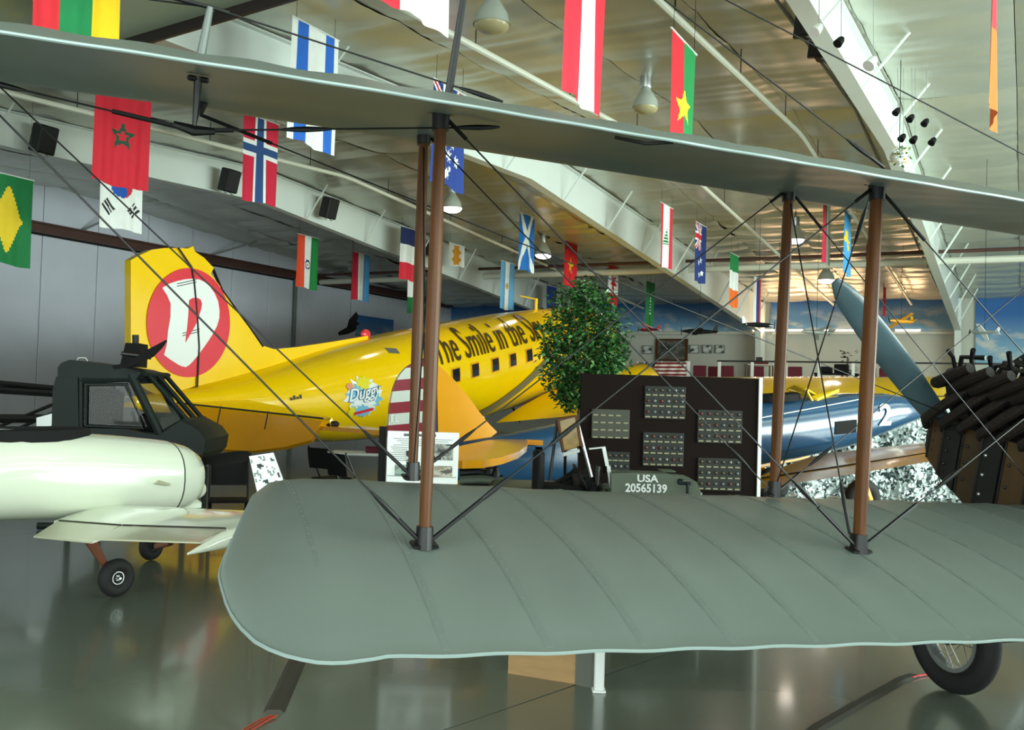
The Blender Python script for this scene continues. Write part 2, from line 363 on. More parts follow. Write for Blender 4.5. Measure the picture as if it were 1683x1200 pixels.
# mezzanine with railing
UM = 31.1
mz = MB().box(H((UM + UF) / 2, 1.2, 1.80), (UF - UM, 20.0, 0.24), (U, VV, vec(0, 0, 1))).build('mezzanine_floor', m_wallw, kind='structure', smooth=0)
MB().box(H(UM + 0.1, 1.2, 0.84), (0.1, 20.0, 1.68), (U, VV, vec(0, 0, 1))).build('front_panel', m_wallw, mz, smooth=0)
rl = thing('railing', 'black top rail on white posts along the mezzanine edge', 'railing', H(UM + 0.12, -2, 1.92))
MB().box(H(UM + 0.12, 1.2, 2.955), (0.05, 20.0, 0.05), (U, VV, vec(0, 0, 1))).build('top_rail', m_black, rl, smooth=0)
for k, px in enumerate((1131, 1182, 1236, 1291, 1346, 1402, 1463, 1469)):
    q = Pu(px, 620, UM + 0.12)
    MB().box((q.x, q.y, 2.425), (0.08, 0.08, 1.01), (VV, U, vec(0, 0, 1))).build('post', m_white, rl, smooth=0)
# ================================================================== FOREGROUND BIPLANE (nose away from the viewer)
RRb, RLb = P(1411, 906, 4.35), P(697, 898, 3.70); FRb, FLb = P(1272, 814, 5.27), P(678, 786, 4.625)
RRt, RLt = P(1442, 302, 4.35), P(725, 182, 3.70); FRt, FLt = P(1297, 308, 5.27), P(697, 212, 4.625)
def frame_of(rr, rl, fr, fl_):
    S = (rr - rl).normalized(); C = ((fr - rr) + (fl_ - rl)) / 2; C = (C - S * C.dot(S)).normalized(); N = S.cross(C).normalized(); return S, C, N
CH = 1.885; LEF = 1.18; TEF = LEF - CH        # chord, leading and trailing edge ahead of the rear strut
def airfoil(c):
    """upper and lower height over the chord line, in chords"""
    t = 0.070 * (1 - ((0.3 - c) / 0.3) ** 2) ** 0.5 if c < 0.3 else 0.070 * (1 - ((c - 0.3) / 0.7) ** 2.6)
    lo = 0.022 * math.sin(PI * min(1, max(0, c)) ** 0.8) - 0.012 * math.sin(PI * min(1, c / 0.18)) * (c < 0.18)
    return max(t, lo + 0.004), lo
def wing_mesh(O, S, C, N, stations, sag=0.006, rib=0.34, s0=0.0, bend=False):
    cs_ = [0, .006, .02, .05, .1, .16, .24, .32, .42, .52, .62, .72, .81, .89, .95, .985, 1.0]
    rings = []
    for s, le, te in stations:
        ch = max(le - te, 0.02); k = min(1, ch / CH) ** 1.0; Os = O - N * (0.008 * (s + 1.97) ** 2 if bend and s < -1.97 else 0)
        q = ((s - s0) % rib) / rib; sg = -sag * math.sin(PI * q) ** 2 * k
        up, lo = [], []
        for c in cs_:
            a, b = airfoil(c); f = le - c * ch; m = min(1, c * 6) * min(1, (1 - c) * 5)
            tw_ = 0 if bend else twist(s, f); up.append(Os + S * s + C * f + N * (a * ch + sg * m - tw_)); lo.append(Os + S * s + C * f + N * (b * ch - sg * m * .7 - tw_))
        rings.append(up + lo[::-1][1:-1])
    return MB().loft(rings)
bp = thing('biplane', 'vintage grey fabric biplane with brown wooden struts, nearest aircraft, whose wings cross the hall', 'aircraft', (2.6, 6.0, 0))
S, C, N = frame_of(RRb, RLb, FRb, FLb)
top_r = airfoil((LEF) / CH)[0] * CH
OL = RRb - N * top_r                              # chord plane origin under the rear right strut
def twist(s, f): return 0.022 * max(0, f) * max(0, min(1, (s + 2.3) / 1.3))
def WL(s, f, h=0.0): return OL + S * s + C * f + N * (h - twist(s, f))
def top_of(s, f): return WL(s, f, airfoil((LEF - f) / CH)[0] * CH)
def sf(px, py, O=None, h=0.03):
    p = Pn(px, py, (O or OL) + N * h, N) - (O or OL); return p.dot(S), p.dot(C)
tip_te = [sf(*p) for p in ((560, 1078), (520, 1076), (480, 1068), (450, 1058), (420, 1042), (395, 1018), (376, 990), (364, 955))]
tip_le = [sf(*p) for p in ((363, 925), (370, 905), (382, 876), (396, 846), (412, 816), (440, 797))]
sA = min(p[0] for p in tip_te + tip_le)
def interp(tab, x):
    if x <= tab[0][0]: return tab[0][1]
    for (a, b), (c, d) in zip(tab, tab[1:]):
        if x <= c: return b + (d - b) * (x - a) / (c - a + 1e-9)
    return tab[-1][1]
tt = sorted(tip_te) + [(tip_te[0][0] + .12, TEF)]; lt = sorted(tip_le); lt += [(lt[-1][0] + .16, LEF - 0.02), (lt[-1][0] + .35, LEF)]
mid = (tip_te[-1][1] + tip_le[0][1]) / 2
tt = [(sA, mid - 0.03)] + [p for p in tt if p[0] > sA + 0.004]; lt = [(sA, mid + 0.03)] + [p for p in lt if p[0] > sA + 0.004]
st = []
s = sA; RIB = 0.34
while s < 2.15:
    te = interp(tt, s); le = interp(lt, s)
    if s > tt[-1][0]: te = TEF + 0.012 * math.sin(PI * ((s % RIB) / RIB)) ** 2
    st.append((s, le, te)); s += 0.012 if s < sA + 0.12 else 0.0425
lw = wing_mesh(OL, S, C, N, st, s0=0.0).build('lower_wing', m_wing, bp, smooth=50)
te_path = [WL(p[0], p[2] + 0.004, 0.004) for p in st]
MB().tube([WL(s_, f_, 0.003) for s_, f_ in sorted(lt[:4], reverse=True)] + te_path, 0.0062, 6).build('trailing_edge_wire', m_te, lw)
k0 = math.ceil((sA + 0.25) / RIB)
for k in range(k0, 6):
    s = k * RIB; tp = MB(); le, te = interp(lt, s), max(interp(tt, s), TEF) if s < tt[-1][0] else TEF
    ch = le - te; rg = []
    for i in range(15):
        c = 0.03 + 0.95 * i / 14; a = airfoil(c)[0] * ch
        rg.append([WL(s + d, le - c * ch, a + z) for d, z in ((-.014, 0.0), (-.011, .0022), (.011, .0022), (.014, 0.0))])
    tp.loft(rg).build('rib_tape', m_wingtape, lw)
    stc = MB()
    for i in range(26):
        c = 0.06 + 0.88 * i / 25
        stc.box(WL(s, le - c * ch, airfoil(c)[0] * ch + .0024), (0.007, 0.004, 0.0016), (S, C, N))
    stc.build('stitching', m_wingtape, lw, smooth=0, kind='stuff')
# upper wing
S2, C2, N2 = frame_of(RRt, RLt, FRt, FLt)
OU = RRt - N2 * (airfoil(LEF / CH)[1] * CH + 0.012)
def WU(s, f, h=0.0): return OU + S2 * s + C2 * f + N2 * (h - (0.008 * (s + 1.97) ** 2 if s < -1.97 else 0))
st2 = []; s = -4.9
while s < 3.0:
    st2.append((s, LEF, TEF + 0.012 * math.sin(PI * ((s % RIB) / RIB)) ** 2)); s += 0.0425
uw = wing_mesh(OU, S2, C2, N2, st2, bend=True).build('upper_wing', m_wing, bp, smooth=50)
MB().tube([WU(p[0], p[2] + 0.004, 0.004) for p in st2], 0.006, 6).build('trailing_edge_wire', m_te, uw)
# struts
def strut(a, b):
    a, b = V3(a), V3(b); n = 9; path = [a.lerp(b, i / (n - 1)) for i in range(n)]
    rr = [0.040 * (0.74 + 0.30 * math.sin(PI * (0.1 + 0.8 * i / (n - 1)))) for i in range(n)]
    o = MB().tube(path, rr, 14, flat=0.62, side=C).build('interplane_strut', m_wood, bp)
    d = (b - a).normalized()
    for e, sg in ((a, 1), (b, -1)):
        MB().tube([e - d * sg * 0.01, e + d * sg * 0.075], [0.046, 0.042], 12, flat=0.75, side=C).build('strut_socket', m_black, o)
        MB().bbox(e + d * sg * 0.006, (0.10, 0.07, 0.014), 0.004, (S, C, N)).build('fitting_plate', m_black, o)
for a, b in ((RRb, RRt), (RLb, RLt), (FRb, FRt), (FLb, FLt)): strut(a, b)
def wire(a, b, r=0.0036, tb=None, name='flying_wire', thick=None):
    a, b = V3(a), V3(b); o = MB().tube([a, b], r, 6).build(name, m_wire, bp)
    for t in (tb or []):
        p = a.lerp(b, t); d = (b - a).normalized()
        MB().tube([p - d * .09, p - d * .05, p, p + d * .05, p + d * .09], [.0045, .009, .011, .009, .0045], 8).build('turnbuckle', m_black, o)
    for t0, t1 in (thick or []):
        MB().tube([a.lerp(b, t0), a.lerp(b, t1)], 0.0085, 6).build('wire_wrap', m_black, o)
e_ = N * 0.03
offL_rear = WU(-4.6, 0.0, 0.03); offL_front = WU(-4.6, 0.9, 0.03)
wire(RLb + e_ - S * .03, WU(-3.72, 0.0, .02), tb=[0.07], thick=[(0.0, 0.045)])
wire(FLb + e_ - S * .03, WU(-3.72, 0.93, .02), tb=[0.08], thick=[(0.0, 0.06)])
wire(RLb + e_ + S * .03, RRt - e_ - S * .03, tb=[0.12, 0.27], thick=[(0.0, 0.10), (0.24, 0.31), (0.96, 1)])
wire(FLb + e_ + S * .03, FRt - e_ - S * .03, tb=[0.10], thick=[(0.0, 0.06), (0.96, 1)])
wire(RLt - e_ + S * .03, RRb + e_ - S * .03, tb=[0.86], thick=[(0, .04), (0.90, 1)])
wire(FLt - e_ + S * .03, FRb + e_ - S * .03, tb=[0.9], thick=[(0, .04)])
wire(RRb + e_ + S * .03, WU(2.25, 0.0, .0), tb=[0.2], thick=[(0, .12)])
wire(FRb + e_ + S * .03, WU(2.25, 0.93, .0), tb=[0.12], thick=[(0, .06)])
wire(RRt - e_ + S * .03, WL(2.1, 0.0, .12), thick=[(0, .12)]); wire(FRt - e_ + S * .03, WL(2.1, 0.93, .12), thick=[(0, .1)])
wire(RRb + e_ + C * .03 - S * .02, FRt - e_, tb=[0.1], thick=[(0.02, .07)], name='incidence_wire'); wire(FRb + e_, RRt - e_ + C * .03, tb=[0.9], name='incidence_wire')
wire(RLb + e_, FLt - e_, name='incidence_wire'); wire(FLb + e_, RLt - e_, name='incidence_wire')
# king posts over and under the outer upper wing, with their stay wires
def on_rear(px, py, h):    # point over the rear spar of the upper wing seen at this pixel
    p = Pn(px, py, WU(0, 0.0, h), C2); return (p - OU).dot(S2)
sk = on_rear(326, 128, 0.03)
kb, kt = WU(sk, 0.0, -0.155), WU(sk + 0.02, 0.0, 0.27)
MB().tube([WU(sk, 0, 0.03), kb], [0.022, 0.010], 10, flat=.7, side=C2).build('king_post', m_black, bp)
MB().tube([WU(sk, 0, 0.08), kt], [0.026, 0.017], 10, flat=.7, side=C2).build('king_post', mat('grey_painted_post', (92, 100, 96), 0.45), bp)
MB().bbox(WU(sk, 0, 0.022), (0.075, 0.04, 0.02), .006, (S2, C2, N2)).build('post_bracket', m_black, bp)
MB().tube([kb - S2 * .07 + N2 * .012, kb, kb + S2 * .07 + N2 * .008], [.012, .02, .012], 8).build('post_foot', m_black, bp)
wire(kb, WU(sk - 1.5, 0, 0.02), tb=[0.42], thick=[(0.03, .18)], name='stay_wire'); wire(kb, WU(on_rear(820, 181, .03), 0, 0.02), tb=[.35, .93], thick=[(0.0, .12), (.9, .97)], name='stay_wire')
wire(kt, WU(sk - 1.6, 0, 0.42), tb=[0.4], thick=[(0, .15)], name='stay_wire'); wire(kt, WU(on_rear(822, 158, .12), 0, 0.12), tb=[.93], thick=[(0, .06)], name='stay_wire')
wire(kt, WU(sk - 1.6, 0.5, 0.3), name='stay_wire')
wire(kb, WU(sk + .02, 0.93, 0.0), name='stay_wire')
fk = WU(sk + 0.02, 0.93, 0.01); MB().tube([fk, fk - N2 * 0.05], [.03, .012], 8).build('post_bracket', m_black, bp)
wire(fk - N2 * .05, WL(2.45, 1.9, 0.42), name='drag_wire', thick=[(0.0, .06)])
for a, b in ((RLt, WU(-1.97, 0, 0)), ):
    for f0, f1 in ((0.0, -0.02), (0.05, 0.04)):
        MB().tube([WU(-1.99 + 0.02 * (f0 > 0), f0, 0.06), WU(-1.95, f0 * .3, 0.95)], [.012, .009], 8).build('king_post', m_black, bp)
kt2 = WU(-1.95, 0.0, 0.95)
wire(kt2, WU(on_rear(1455, 266, .1), 0, 0.12), tb=[.93], thick=[(.9, 1)], name='stay_wire'); wire(kt2 - N2 * .04, WU(1.6, 0, 0.1), name='stay_wire'); wire(kt2, WU(-4.4, 0, 0.12), name='stay_wire')
# cabane area: short hinge bracket and aileron horn on the trailing edge
h0 = on_rear(985, 192, -.01)
MB().tube([WU(h0, TEF + .02, 0.0), WU(h0 - .08, TEF + .06, -0.015), WU(h0 - .17, TEF + .12, -0.005)], 0.006, 6).build('aileron_horn', m_black, bp)
# fuselage nose: wooden side panels, bare engine with exhaust stacks, propeller
SCN = 2.53
def E(s, f, h): return WL(SCN + s, f, h + .10)
secs = [(2.18, .26, .07, .32), (2.1, .31, .02, .34), (1.9, .355, -.08, .35), (1.6, .37, -.22, .35), (1.2, .38, -.36, .34), (0.6, .40, -.44, .36), (-.3, .42, -.42, .40), (-2.6, .34, -.30, .36), (-4.6, .10, 0.0, .22)]
def nose_ring(w_, b, t):
    return [(-w_, b + .05), (-w_ + .05, b), (w_ - .05, b), (w_, b + .05), (w_, t - .03), (w_ - .03, t), (-w_ + .03, t), (-w_, t - .03)]
fu = MB().loft([[E(x, f, z) for x, z in nose_ring(w_, b, t)] for f, w_, b, t in secs[:5]]).build('engine_bay', m_cowld, bp, smooth=25)
MB().loft([[E(x, f, z) for x, z in nose_ring(w_, b, t)] for f, w_, b, t in secs[4:]]).build('fuselage', m_wing, bp, smooth=25)
for i, f0 in enumerate((2.05, 1.88, 1.70, 1.52, 1.33, 1.12, 0.9)):
    f1 = f0 - (0.15, 0.16, .16, .17, .19, .2, .22)[i]
    def wz(f):
        for (a, *A), (b, *B) in zip(secs, secs[1:]):
            if a >= f >= b: t = (a - f) / (a - b); return [x + (y - x) * t for x, y in zip(A, B)]
    a, b = wz(f0), wz(f1); d = 0.012 + 0.012 * (i % 2)
    pts = [E(-a[0] - d, f0, a[1] + .06), E(-b[0] - d, f1, b[1] + .06), E(-b[0] - d, f1, b[2] - .02), E(-a[0] - d, f0, a[2] - .02)]
    MB().prism(pts, S * 0.03).build('side_panel', (m_cowl, m_cowld, m_cowl, m_cowld, m_cowl, m_cowld, m_cowld)[i], fu, smooth=0)
    MB().tube([pts[0] - S * .018, pts[3] - S * .018], 0.008, 6).build('panel_strip', m_rust if i % 2 else m_black, fu)
    for z in (0.25, .5, .75): MB().ell(pts[0].lerp(pts[3], z) - S * .02 - C * .05, (.012, .012, .012), n=8, m=5).build('fastener', m_alu if i == 3 else m_black, fu)
en = MB().bbox(E(0, 1.55, .40), (.34, 1.1, .18), .03, (S, C, N)).build('engine_block', m_cowld, bp)
er = random.Random(3)
for k in range(6):
    f = 2.05 - 0.17 * k
    for sg in (-1, 1):
        a = E(sg * .13, f, .42); d = (N * .9 + S * sg * .42).normalized()
        cy = MB().lathe(a, d, [(0, .07), (.02, .075), (.10, .075), (.105, .085), (.115, .085), (.12, .07), (.26, .066), (.30, .04), (.305, 0.01)], 12).build('cylinder', m_cowld, en)
        # exhaust stack sweeps out, up and back
        q = a + d * .22
        MB().tube([q + S * sg * .03, q + S * sg * .14 - N * .03, q + S * sg * .23 - N * .02 - C * .08, q + S * sg * .27 + N * .05 - C * .24, q + S * sg * .27 + N * .13 - C * .40], [.036, .04, .04, .038, .036], 10).build('exhaust_stack', m_rust, en)
        MB().tube([q + N * .06, q + N * .16 + S * sg * .05, q + N * (.20 + er.uniform(-.02, .07)) + S * sg * .12 + C * er.uniform(-.08, .02)], [.016, .014, .018], 7).build('spark_plug_lead', m_blackmat, en)
    MB().tube([E(-.35, f + .05, .27), E(-.43, f - .01, .33), E(-.43, f - .18, .47), E(-.38, f - .34, .62), E(-.33, f - .42, .70)], [.026, .034, .036, .034, .030], 9).build('exhaust_stack', m_rust, en)
for k in range(30):
    f = 2.1 - k * .035; x = er.uniform(-.3, .2)
    MB().tube([E(x, f, .56), E(x + er.uniform(-.08, .08), f - .08, .70 + er.uniform(0, .10)), E(x + er.uniform(-.1, .1), f - .22, .76 + er.uniform(0, .06))], er.uniform(.011, .02), 6).build('fuel_pipe', m_rust if k % 3 else m_black, en)
MB().tube([E(0, 1.7, .74), E(.1, 1.3, .80), E(.2, .8, .78), E(.2, .3, .5)], .03, 8).build('manifold_pipe', m_cowld, en)
hub = E(-0.02, 2.26, .23)
hb = MB().lathe(E(-.02, 2.1, .23), C, [(0, .05), (.05, .09), (.16, .10), (.24, .07), (.30, .03), (.31, .005)], 16).build('propeller_hub', m_rust, bp)
m_prop = mat('blue_grey_blade', (78, 100, 108), 0.35, var=0.1, vs=4, coat=0.3)
tipw = Pn(1372, 462, hub, C); dirb = (tipw - hub).normalized(); L = (tipw - hub).length
def blade(d, L, m):
    rings = []; sd = d.cross(C).normalized()
    for i in range(15):
        t = 0.05 + 0.95 * i / 14; wd = 0.058 + 0.048 * math.sin(PI * min(1, t * .80 + .12)) ** .9
        if t > .86: wd *= max(0.18, (1 - ((t - .86) / .14) ** 2.2)) ** .5
        tw = math.radians(52 - 34 * t); x = sd * math.cos(tw) + C * math.sin(tw); y = d.cross(x); th = 0.035 * (1 - .75 * t) + .004
        rings.append([hub + d * (t * L) + x * (wd * math.cos(a)) + y * (th * math.sin(a)) for a in [2 * PI * q / 12 for q in range(12)]])
    MB().loft(rings).build('propeller_blade', m, bp, smooth=60)
blade(dirb, L, m_prop); blade(-dirb, L, m_prop)
# undercarriage: spoked wheel, axle, struts
def wheel(c, axis, Rr, tr, parent, spokes=18, rim=m_alu, disc=False, wname='wheel'):
    c = V3(c); ax = V3(axis).normalized(); a = vec(0, 0, 1); x = (a - ax * a.dot(ax)).normalized(); y = ax.cross(x); n = 40
    b = MB(); rings = []
    for k in range(n + 1):
        t = 2 * PI * k / n; rd = x * math.cos(t) + y * math.sin(t)
        rings.append([c + rd * (Rr - tr + tr * math.cos(q)) + ax * (tr * 1.0 * math.sin(q)) for q in [2 * PI * j / 12 for j in range(12)]])
    w_ = b.loft(rings, cap=False).build(wname, m_rub, parent, smooth=60)
    ri = Rr - 2 * tr
    MB().lathe(c - ax * tr * .55, ax, [(0, ri * 1.04), (0, ri * .92), (tr * .3, ri * .88), (tr * .8, ri * .88), (tr * 1.1, ri * .92), (tr * 1.1, ri * 1.04), (tr * .55, ri * 1.1), (0, ri * 1.04)], 32, cap=False).build('rim', rim, w_)
    MB().lathe(c - ax * tr * 1.1, ax, [(0, .01), (0, ri * .22), (tr * .4, ri * .26), (tr * 1.8, ri * .26), (tr * 2.2, ri * .22), (tr * 2.2, .01)], 14).build('hub', rim if disc else m_cowld, w_)
    if disc:
        MB().lathe(c - ax * tr * .45, ax, [(0, .01), (0, ri * .95), (tr * .12, ri * .95), (tr * .9, ri * .5), (tr * .9, .01)], 28).build('wheel_disc', rim, w_)
        for k in range(6):
            t = 2 * PI * k / 6
            for sg in (-1, 1): MB().ell(c + (x * math.cos(t) + y * math.sin(t)) * ri * .62 + ax * sg * tr * .5, (.012, .012, .012), n=7, m=5).build('bolt', m_black, w_)
    else:
        for k in range(spokes):
            t = 2 * PI * k / spokes; t2 = t + (0.5 if k % 2 else -0.5); sg = 1 if (k // 2) % 2 else -1
            MB().tube([c + (x * math.cos(t2) + y * math.sin(t2)) * ri * .2 + ax * sg * tr * .9, c + (x * math.cos(t) + y * math.sin(t)) * ri * .92], 0.0028, 5).build('spoke', m_alu, w_)
    return w_
wc = Pz(1566, 1139, 0.0); AXD = vec(S.x, S.y, 0).normalized(); wc.z = 0.33
w1 = wheel(wc, AXD, 0.33, 0.066, bp); w2 = wheel(wc + AXD * 1.75, AXD, 0.33, 0.066, bp)
MB().tube([wc - AXD * .09, wc + AXD * 1.85], 0.026, 10).build('axle', m_black, bp)
for sx in (.18, 1.57):
    b0 = wc + AXD * sx
    for ff in (1.25, 0.35):
        tgt = E(-.34 if sx < 1 else .34, ff, -.34); MB().tube([b0, tgt], [.03, .034], 10, flat=.6).build('gear_leg', m_black, bp)
MB().tube([wc + AXD * .18 - vec(0, 0, .05), wc + AXD * 1.57 - vec(0, 0, .05)], 0.012, 8).build('spreader_bar', m_black, bp)
tail_c = E(0, -4.5, 0); MB().tube([E(0, -4.3, 0.02), vec(tail_c.x, tail_c.y, 0.02)], [.03, .02], 8).build('tail_skid', m_wood, bp)
# ================================================================== YELLOW AIRLINER
ad = vec(.5, .866, 0).normalized(); asb = vec(.866, -.5, 0).normalized(); A0 = vec(-2.42, 24.6, 0)
AT = [(-8.4, 1.44, 1.24, .08), (-7.5, 1.56, .95, .34), (-6.2, 1.84, .74, .66), (-5, 2.14, .60, .88), (-3.2, 2.62, .50, 1.12), (-1, 3.09, .57, 1.25), (1.9, 3.62, .88, 1.3), (4, 3.98, 1.2, 1.3), (6.25, 4.3, 1.55, 1.3), (8.5, 4.6, 1.95, 1.28), (10, 4.62, 2.3, 1.05), (11, 4.3, 2.6, .72), (11.6, 3.8, 2.9, .25)]
def at(k):
    for a, b in zip(AT, AT[1:]):
        if k <= b[0]:
            t = (k - a[0]) / (b[0] - a[0]); return [x + (y - x) * t for x, y in zip(a[1:], b[1:])]
    return AT[-1][1:]
def axis(k): return A0 + ad * k
def surf(k, z, off=0.0):   # starboard skin
    t, b, w_ = at(k); zc_, h = (t + b) / 2, (t - b) / 2; q = max(-.98, min(.98, (z - zc_) / h))
    y = (1 - abs(q) ** 2.2) ** (1 / 2.2)
    p = axis(k) + asb * (w_ * y) + vec(0, 0, z); n = (asb * y + vec(0, 0, q)).normalized(); return p + n * off
al = thing('airliner', 'big bright yellow propeller airliner with a red and white roundel on its tail fin', 'aircraft', (A0.x, A0.y, 0))
rings = []; ks = [-8.4 + i * 0.5 for i in range(41)]
for k in ks + [11.6]:
    t, b, w_ = at(k); zc_, h = (t + b) / 2, (t - b) / 2; r = []
    for i in range(36):
        a = 2 * PI * i / 36; c_, s_ = math.cos(a), math.sin(a)
        r.append(axis(k) + asb * (w_ * math.copysign(abs(c_) ** .92, c_)) + vec(0, 0, zc_ + h * math.copysign(abs(s_) ** .92, s_)))
    rings.append(r)
fus = MB().loft(rings).build('fuselage', m_yel, al, smooth=60)
MB().ell(axis(11.55) + vec(0, 0, 3.35), (.25, .3, .45), (ad, asb, vec(0, 0, 1))).build('nose_cap', m_yel, fus)
# vertical tail in the plane of symmetry
def fin_pts(px): return [Pn(x, y, axis(0), asb) for x, y in px]
rud = fin_pts([(210, 428), (222, 421), (244, 411), (266, 408), (287, 408), (307, 438), (311, 462), (316, 520), (319, 570), (316, 634), (288, 645), (262, 653), (235, 640), (216, 622), (210, 596)])
fin = fin_pts([(288, 408), (303, 409), (312, 405), (315, 414), (330, 424), (346, 441), (341, 450), (360, 476), (384, 508), (405, 536), (426, 568), (445, 574), (480, 571), (540, 562), (600, 552), (600, 620), (440, 660), (318, 672), (321, 570), (318, 520), (313, 462), (310, 438)])
fat(rud, asb * 0.16, 'rudder', m_yel, al, smooth=20); fat(fin, asb * 0.18, 'tail_fin', m_yel, al, smooth=20)
m_hinge = mat('dark_gap_seal', (40, 36, 30), 0.6)
MB().tube([p + asb * .118 for p in fin_pts([(286, 408), (308, 440), (312, 464), (317, 520), (320, 570), (317, 636), (270, 650)])], 0.018, 6).build('hinge_gap', m_hinge, al)
MB().tube([p + asb * .07 for p in fin_pts([(346, 443), (360, 477), (384, 510), (405, 538), (427, 570)])], 0.03, 6).build('de_icing_boot', m_blackmat, al)
for y0 in (468, 549):
    for dy in (0, 4): MB().tube([p + asb * .11 for p in fin_pts([(284 + (y0 > 500) * 9, y0 - 1 + dy), (316 + (y0 > 500) * 5, y0 - 8 + dy)])], .008, 5).build('hinge_bracket', m_hinge, al)
ell_ = [(303.5 + 68.5 * math.cos(a), 530.5 + 89.5 * math.sin(a)) for a in [2 * PI * i / 56 for i in range(56)]]
fat([p + asb * .097 for p in fin_pts(ell_)], asb * .01, 'red_roundel', m_red, al, smooth=0)
zz = lambda L_: [(180 + x * .2333, 380 + y * .2333) for x, y in L_]
Dp = zz([(343, 400), (390, 372), (440, 355), (500, 341), (560, 336), (605, 342), (645, 362), (680, 393), (712, 440), (736, 495), (746, 560), (744, 615), (728, 668), (700, 722), (668, 772), (640, 812), (600, 866), (560, 915), (530, 945), (508, 957), (480, 952), (455, 940), (400, 905), (355, 872), (374, 800), (384, 700), (400, 605), (402, 512), (378, 455)])
fat([p + asb * .106 for p in fin_pts(Dp)], asb * .01, 'emblem_letter', m_wdecal, al, smooth=0, label='white letter D on the red roundel')
Dc = zz([(531, 486), (556, 472), (585, 470), (610, 482), (621, 510), (616, 548), (602, 590), (594, 625), (560, 690), (524, 752), (505, 786), (508, 745), (516, 690), (524, 600)])
fat([p + asb * .114 for p in fin_pts(Dc)], asb * .008, 'letter_counter', m_red, al, smooth=0)
# tailplane with drooped elevator
Zs = 1.32
def tp(px, py, z): return Pz(px, py, z)
lr, ltip = Pn(404, 660, axis(0) + asb * .55, asb), Pn(547, 691, axis(0) + asb * 3.7, asb)
hr, htip = axis(-7.75) + asb * .35 + vec(0, 0, 1.28), Pn(531, 694, axis(0) + asb * 3.62, asb)
hm = Pn(420, 690, axis(0) + asb * 1.6, asb)
def slabq(pts, th, name, m, par, sm=30):
    n = (pts[1] - pts[0]).cross(pts[2] - pts[0]).normalized(); return MB().prism(pts, n * th).build(name, m, par, smooth=sm)
slabq([lr, ltip, Pn(543, 696, axis(0) + asb * 3.75, asb), htip, hr], 0.10, 'tailplane', m_yel, al)
dn = (ad * -0.55 + vec(0, 0, -0.75)).normalized()
el = [hr, htip, htip + dn * .38 - asb * .02, htip + dn * .55 - asb * .5, htip.lerp(hr, .32) + dn * .72, htip.lerp(hr, .55) + dn * .78, hr + dn * .70]
slabq(el, 0.07, 'elevator', m_yeld, al)  # deeper yellow stands in for shade on the drooped elevator
MB().tube([hr + vec(0, 0, .06), htip + vec(0, 0, .06)], .016, 6).build('hinge_gap', m_hinge, al)
MB().bbox(ltip - vec(0, 0, .06), (.25, .12, .1), .03, (ad, asb, vec(0, 0, 1))).build('tip_light', m_rust, al)
for t in (.3, .62):
    q = htip.lerp(hr, t) + dn * .25; MB().tube([q + vec(0, 0, .3) - ad * .05, q - ad * .12], .012, 6).build('elevator_hinge', m_hinge, al)
port = [axis(-5.4) - asb * .5 + vec(0, 0, 1.5), axis(-6.7) - asb * 3.6 + vec(0, 0, 1.3), axis(-7.3) - asb * 3.6 + vec(0, 0, 1.2), axis(-7.75) - asb * .35 + vec(0, 0, 1.28)]
slabq(port, .1, 'tailplane', m_yel, al)
# cabin windows, lettering
def k_of(px, py):
    best = min(((abs((P_ := surf(k * .05, 2.3)).dot(vec(1, 0, 0)) / P_.y - (px - CX) / F + 0.0297 * (600 - py) / F * 0), k * .05) for k in range(-160, 200)))
    return best[1]
def patch(k0, k1, z0, z1, off, nk=2, nz_=2):   # a curved plate on the skin
    g = [[surf(k0 + (k1 - k0) * i / nk, zz0 + (zz1 - zz0) * j / nz_, off) for j in range(nz_ + 1)] for i in range(nk + 1) for zz0, zz1 in [((z0[0] + (z0[1] - z0[0]) * i / nk, z1[0] + (z1[1] - z1[0]) * i / nk) if isinstance(z0, tuple) else (z0, z1))]]
    b = MB(); n = nz_ + 1; b.v = [p for r in g for p in r]
    for i in range(nk):
        for j in range(nz_): b.face((i * n + j, (i + 1) * n + j, (i + 1) * n + j + 1, i * n + j + 1))
    return b
kw = []
for px, py in ((748, 617), (781, 608), (813, 599), (842, 591), (870, 584), (897, 577), (923, 570)):
    for k in range(-40, 180):
        kk = k * .05; t = at(kk); zz_ = 2.09 + .185 * kk; p = surf(kk, zz_)
        xx = p - EYE; c_ = (xx.dot(rgt) / xx.dot(fwd)) * F + CX
        if c_ >= px: kw.append(kk); break
for kk in kw:
    z = 2.09 + .185 * kk
    fr = patch(kk - .19, kk + .19, (z - .21, z - .14), (z + .17, z + .24), .012).build('window_surround', m_yeld, al, smooth=0)
    patch(kk - .15, kk + .15, (z - .17, z - .11), (z + .14, z + .20), .02).build('cabin_window', m_darkglass, fr, smooth=0)
m_ink = mat('dark_brown_lettering', (70, 52, 22), 0.5)
kT = kw[0] - 0.72
m_scr = 0.95
def scr(x, y, l):
    k = kT + x * m_scr * 0.68; return surf(k, 2.44 + .185 * kT + .185 * (k - kT) + y * m_scr * 1.12, .018 + .012 * l)
text_mesh('The Smile in the Sky', scr, 'script_lettering', m_ink, al, shear=0.12, sp=1.02, sub=3, label='brown script reading The Smile in the Sky')
def kz(px, py):
    best = None
    for k in range(-125, 40):
        for j in range(24):
            kk, z = k * .06, .7 + j * .09; t = at(kk)
            if not t[1] + .05 < z < t[0] - .05: continue
            p = surf(kk, z) - EYE; d = p.dot(fwd); e = (p.dot(rgt) / d * F + CX - px) ** 2 + (-p.dot(upv) / d * F + CY - py) ** 2
            if best is None or e < best[0]: best = (e, kk, z)
    return best[1], best[2]
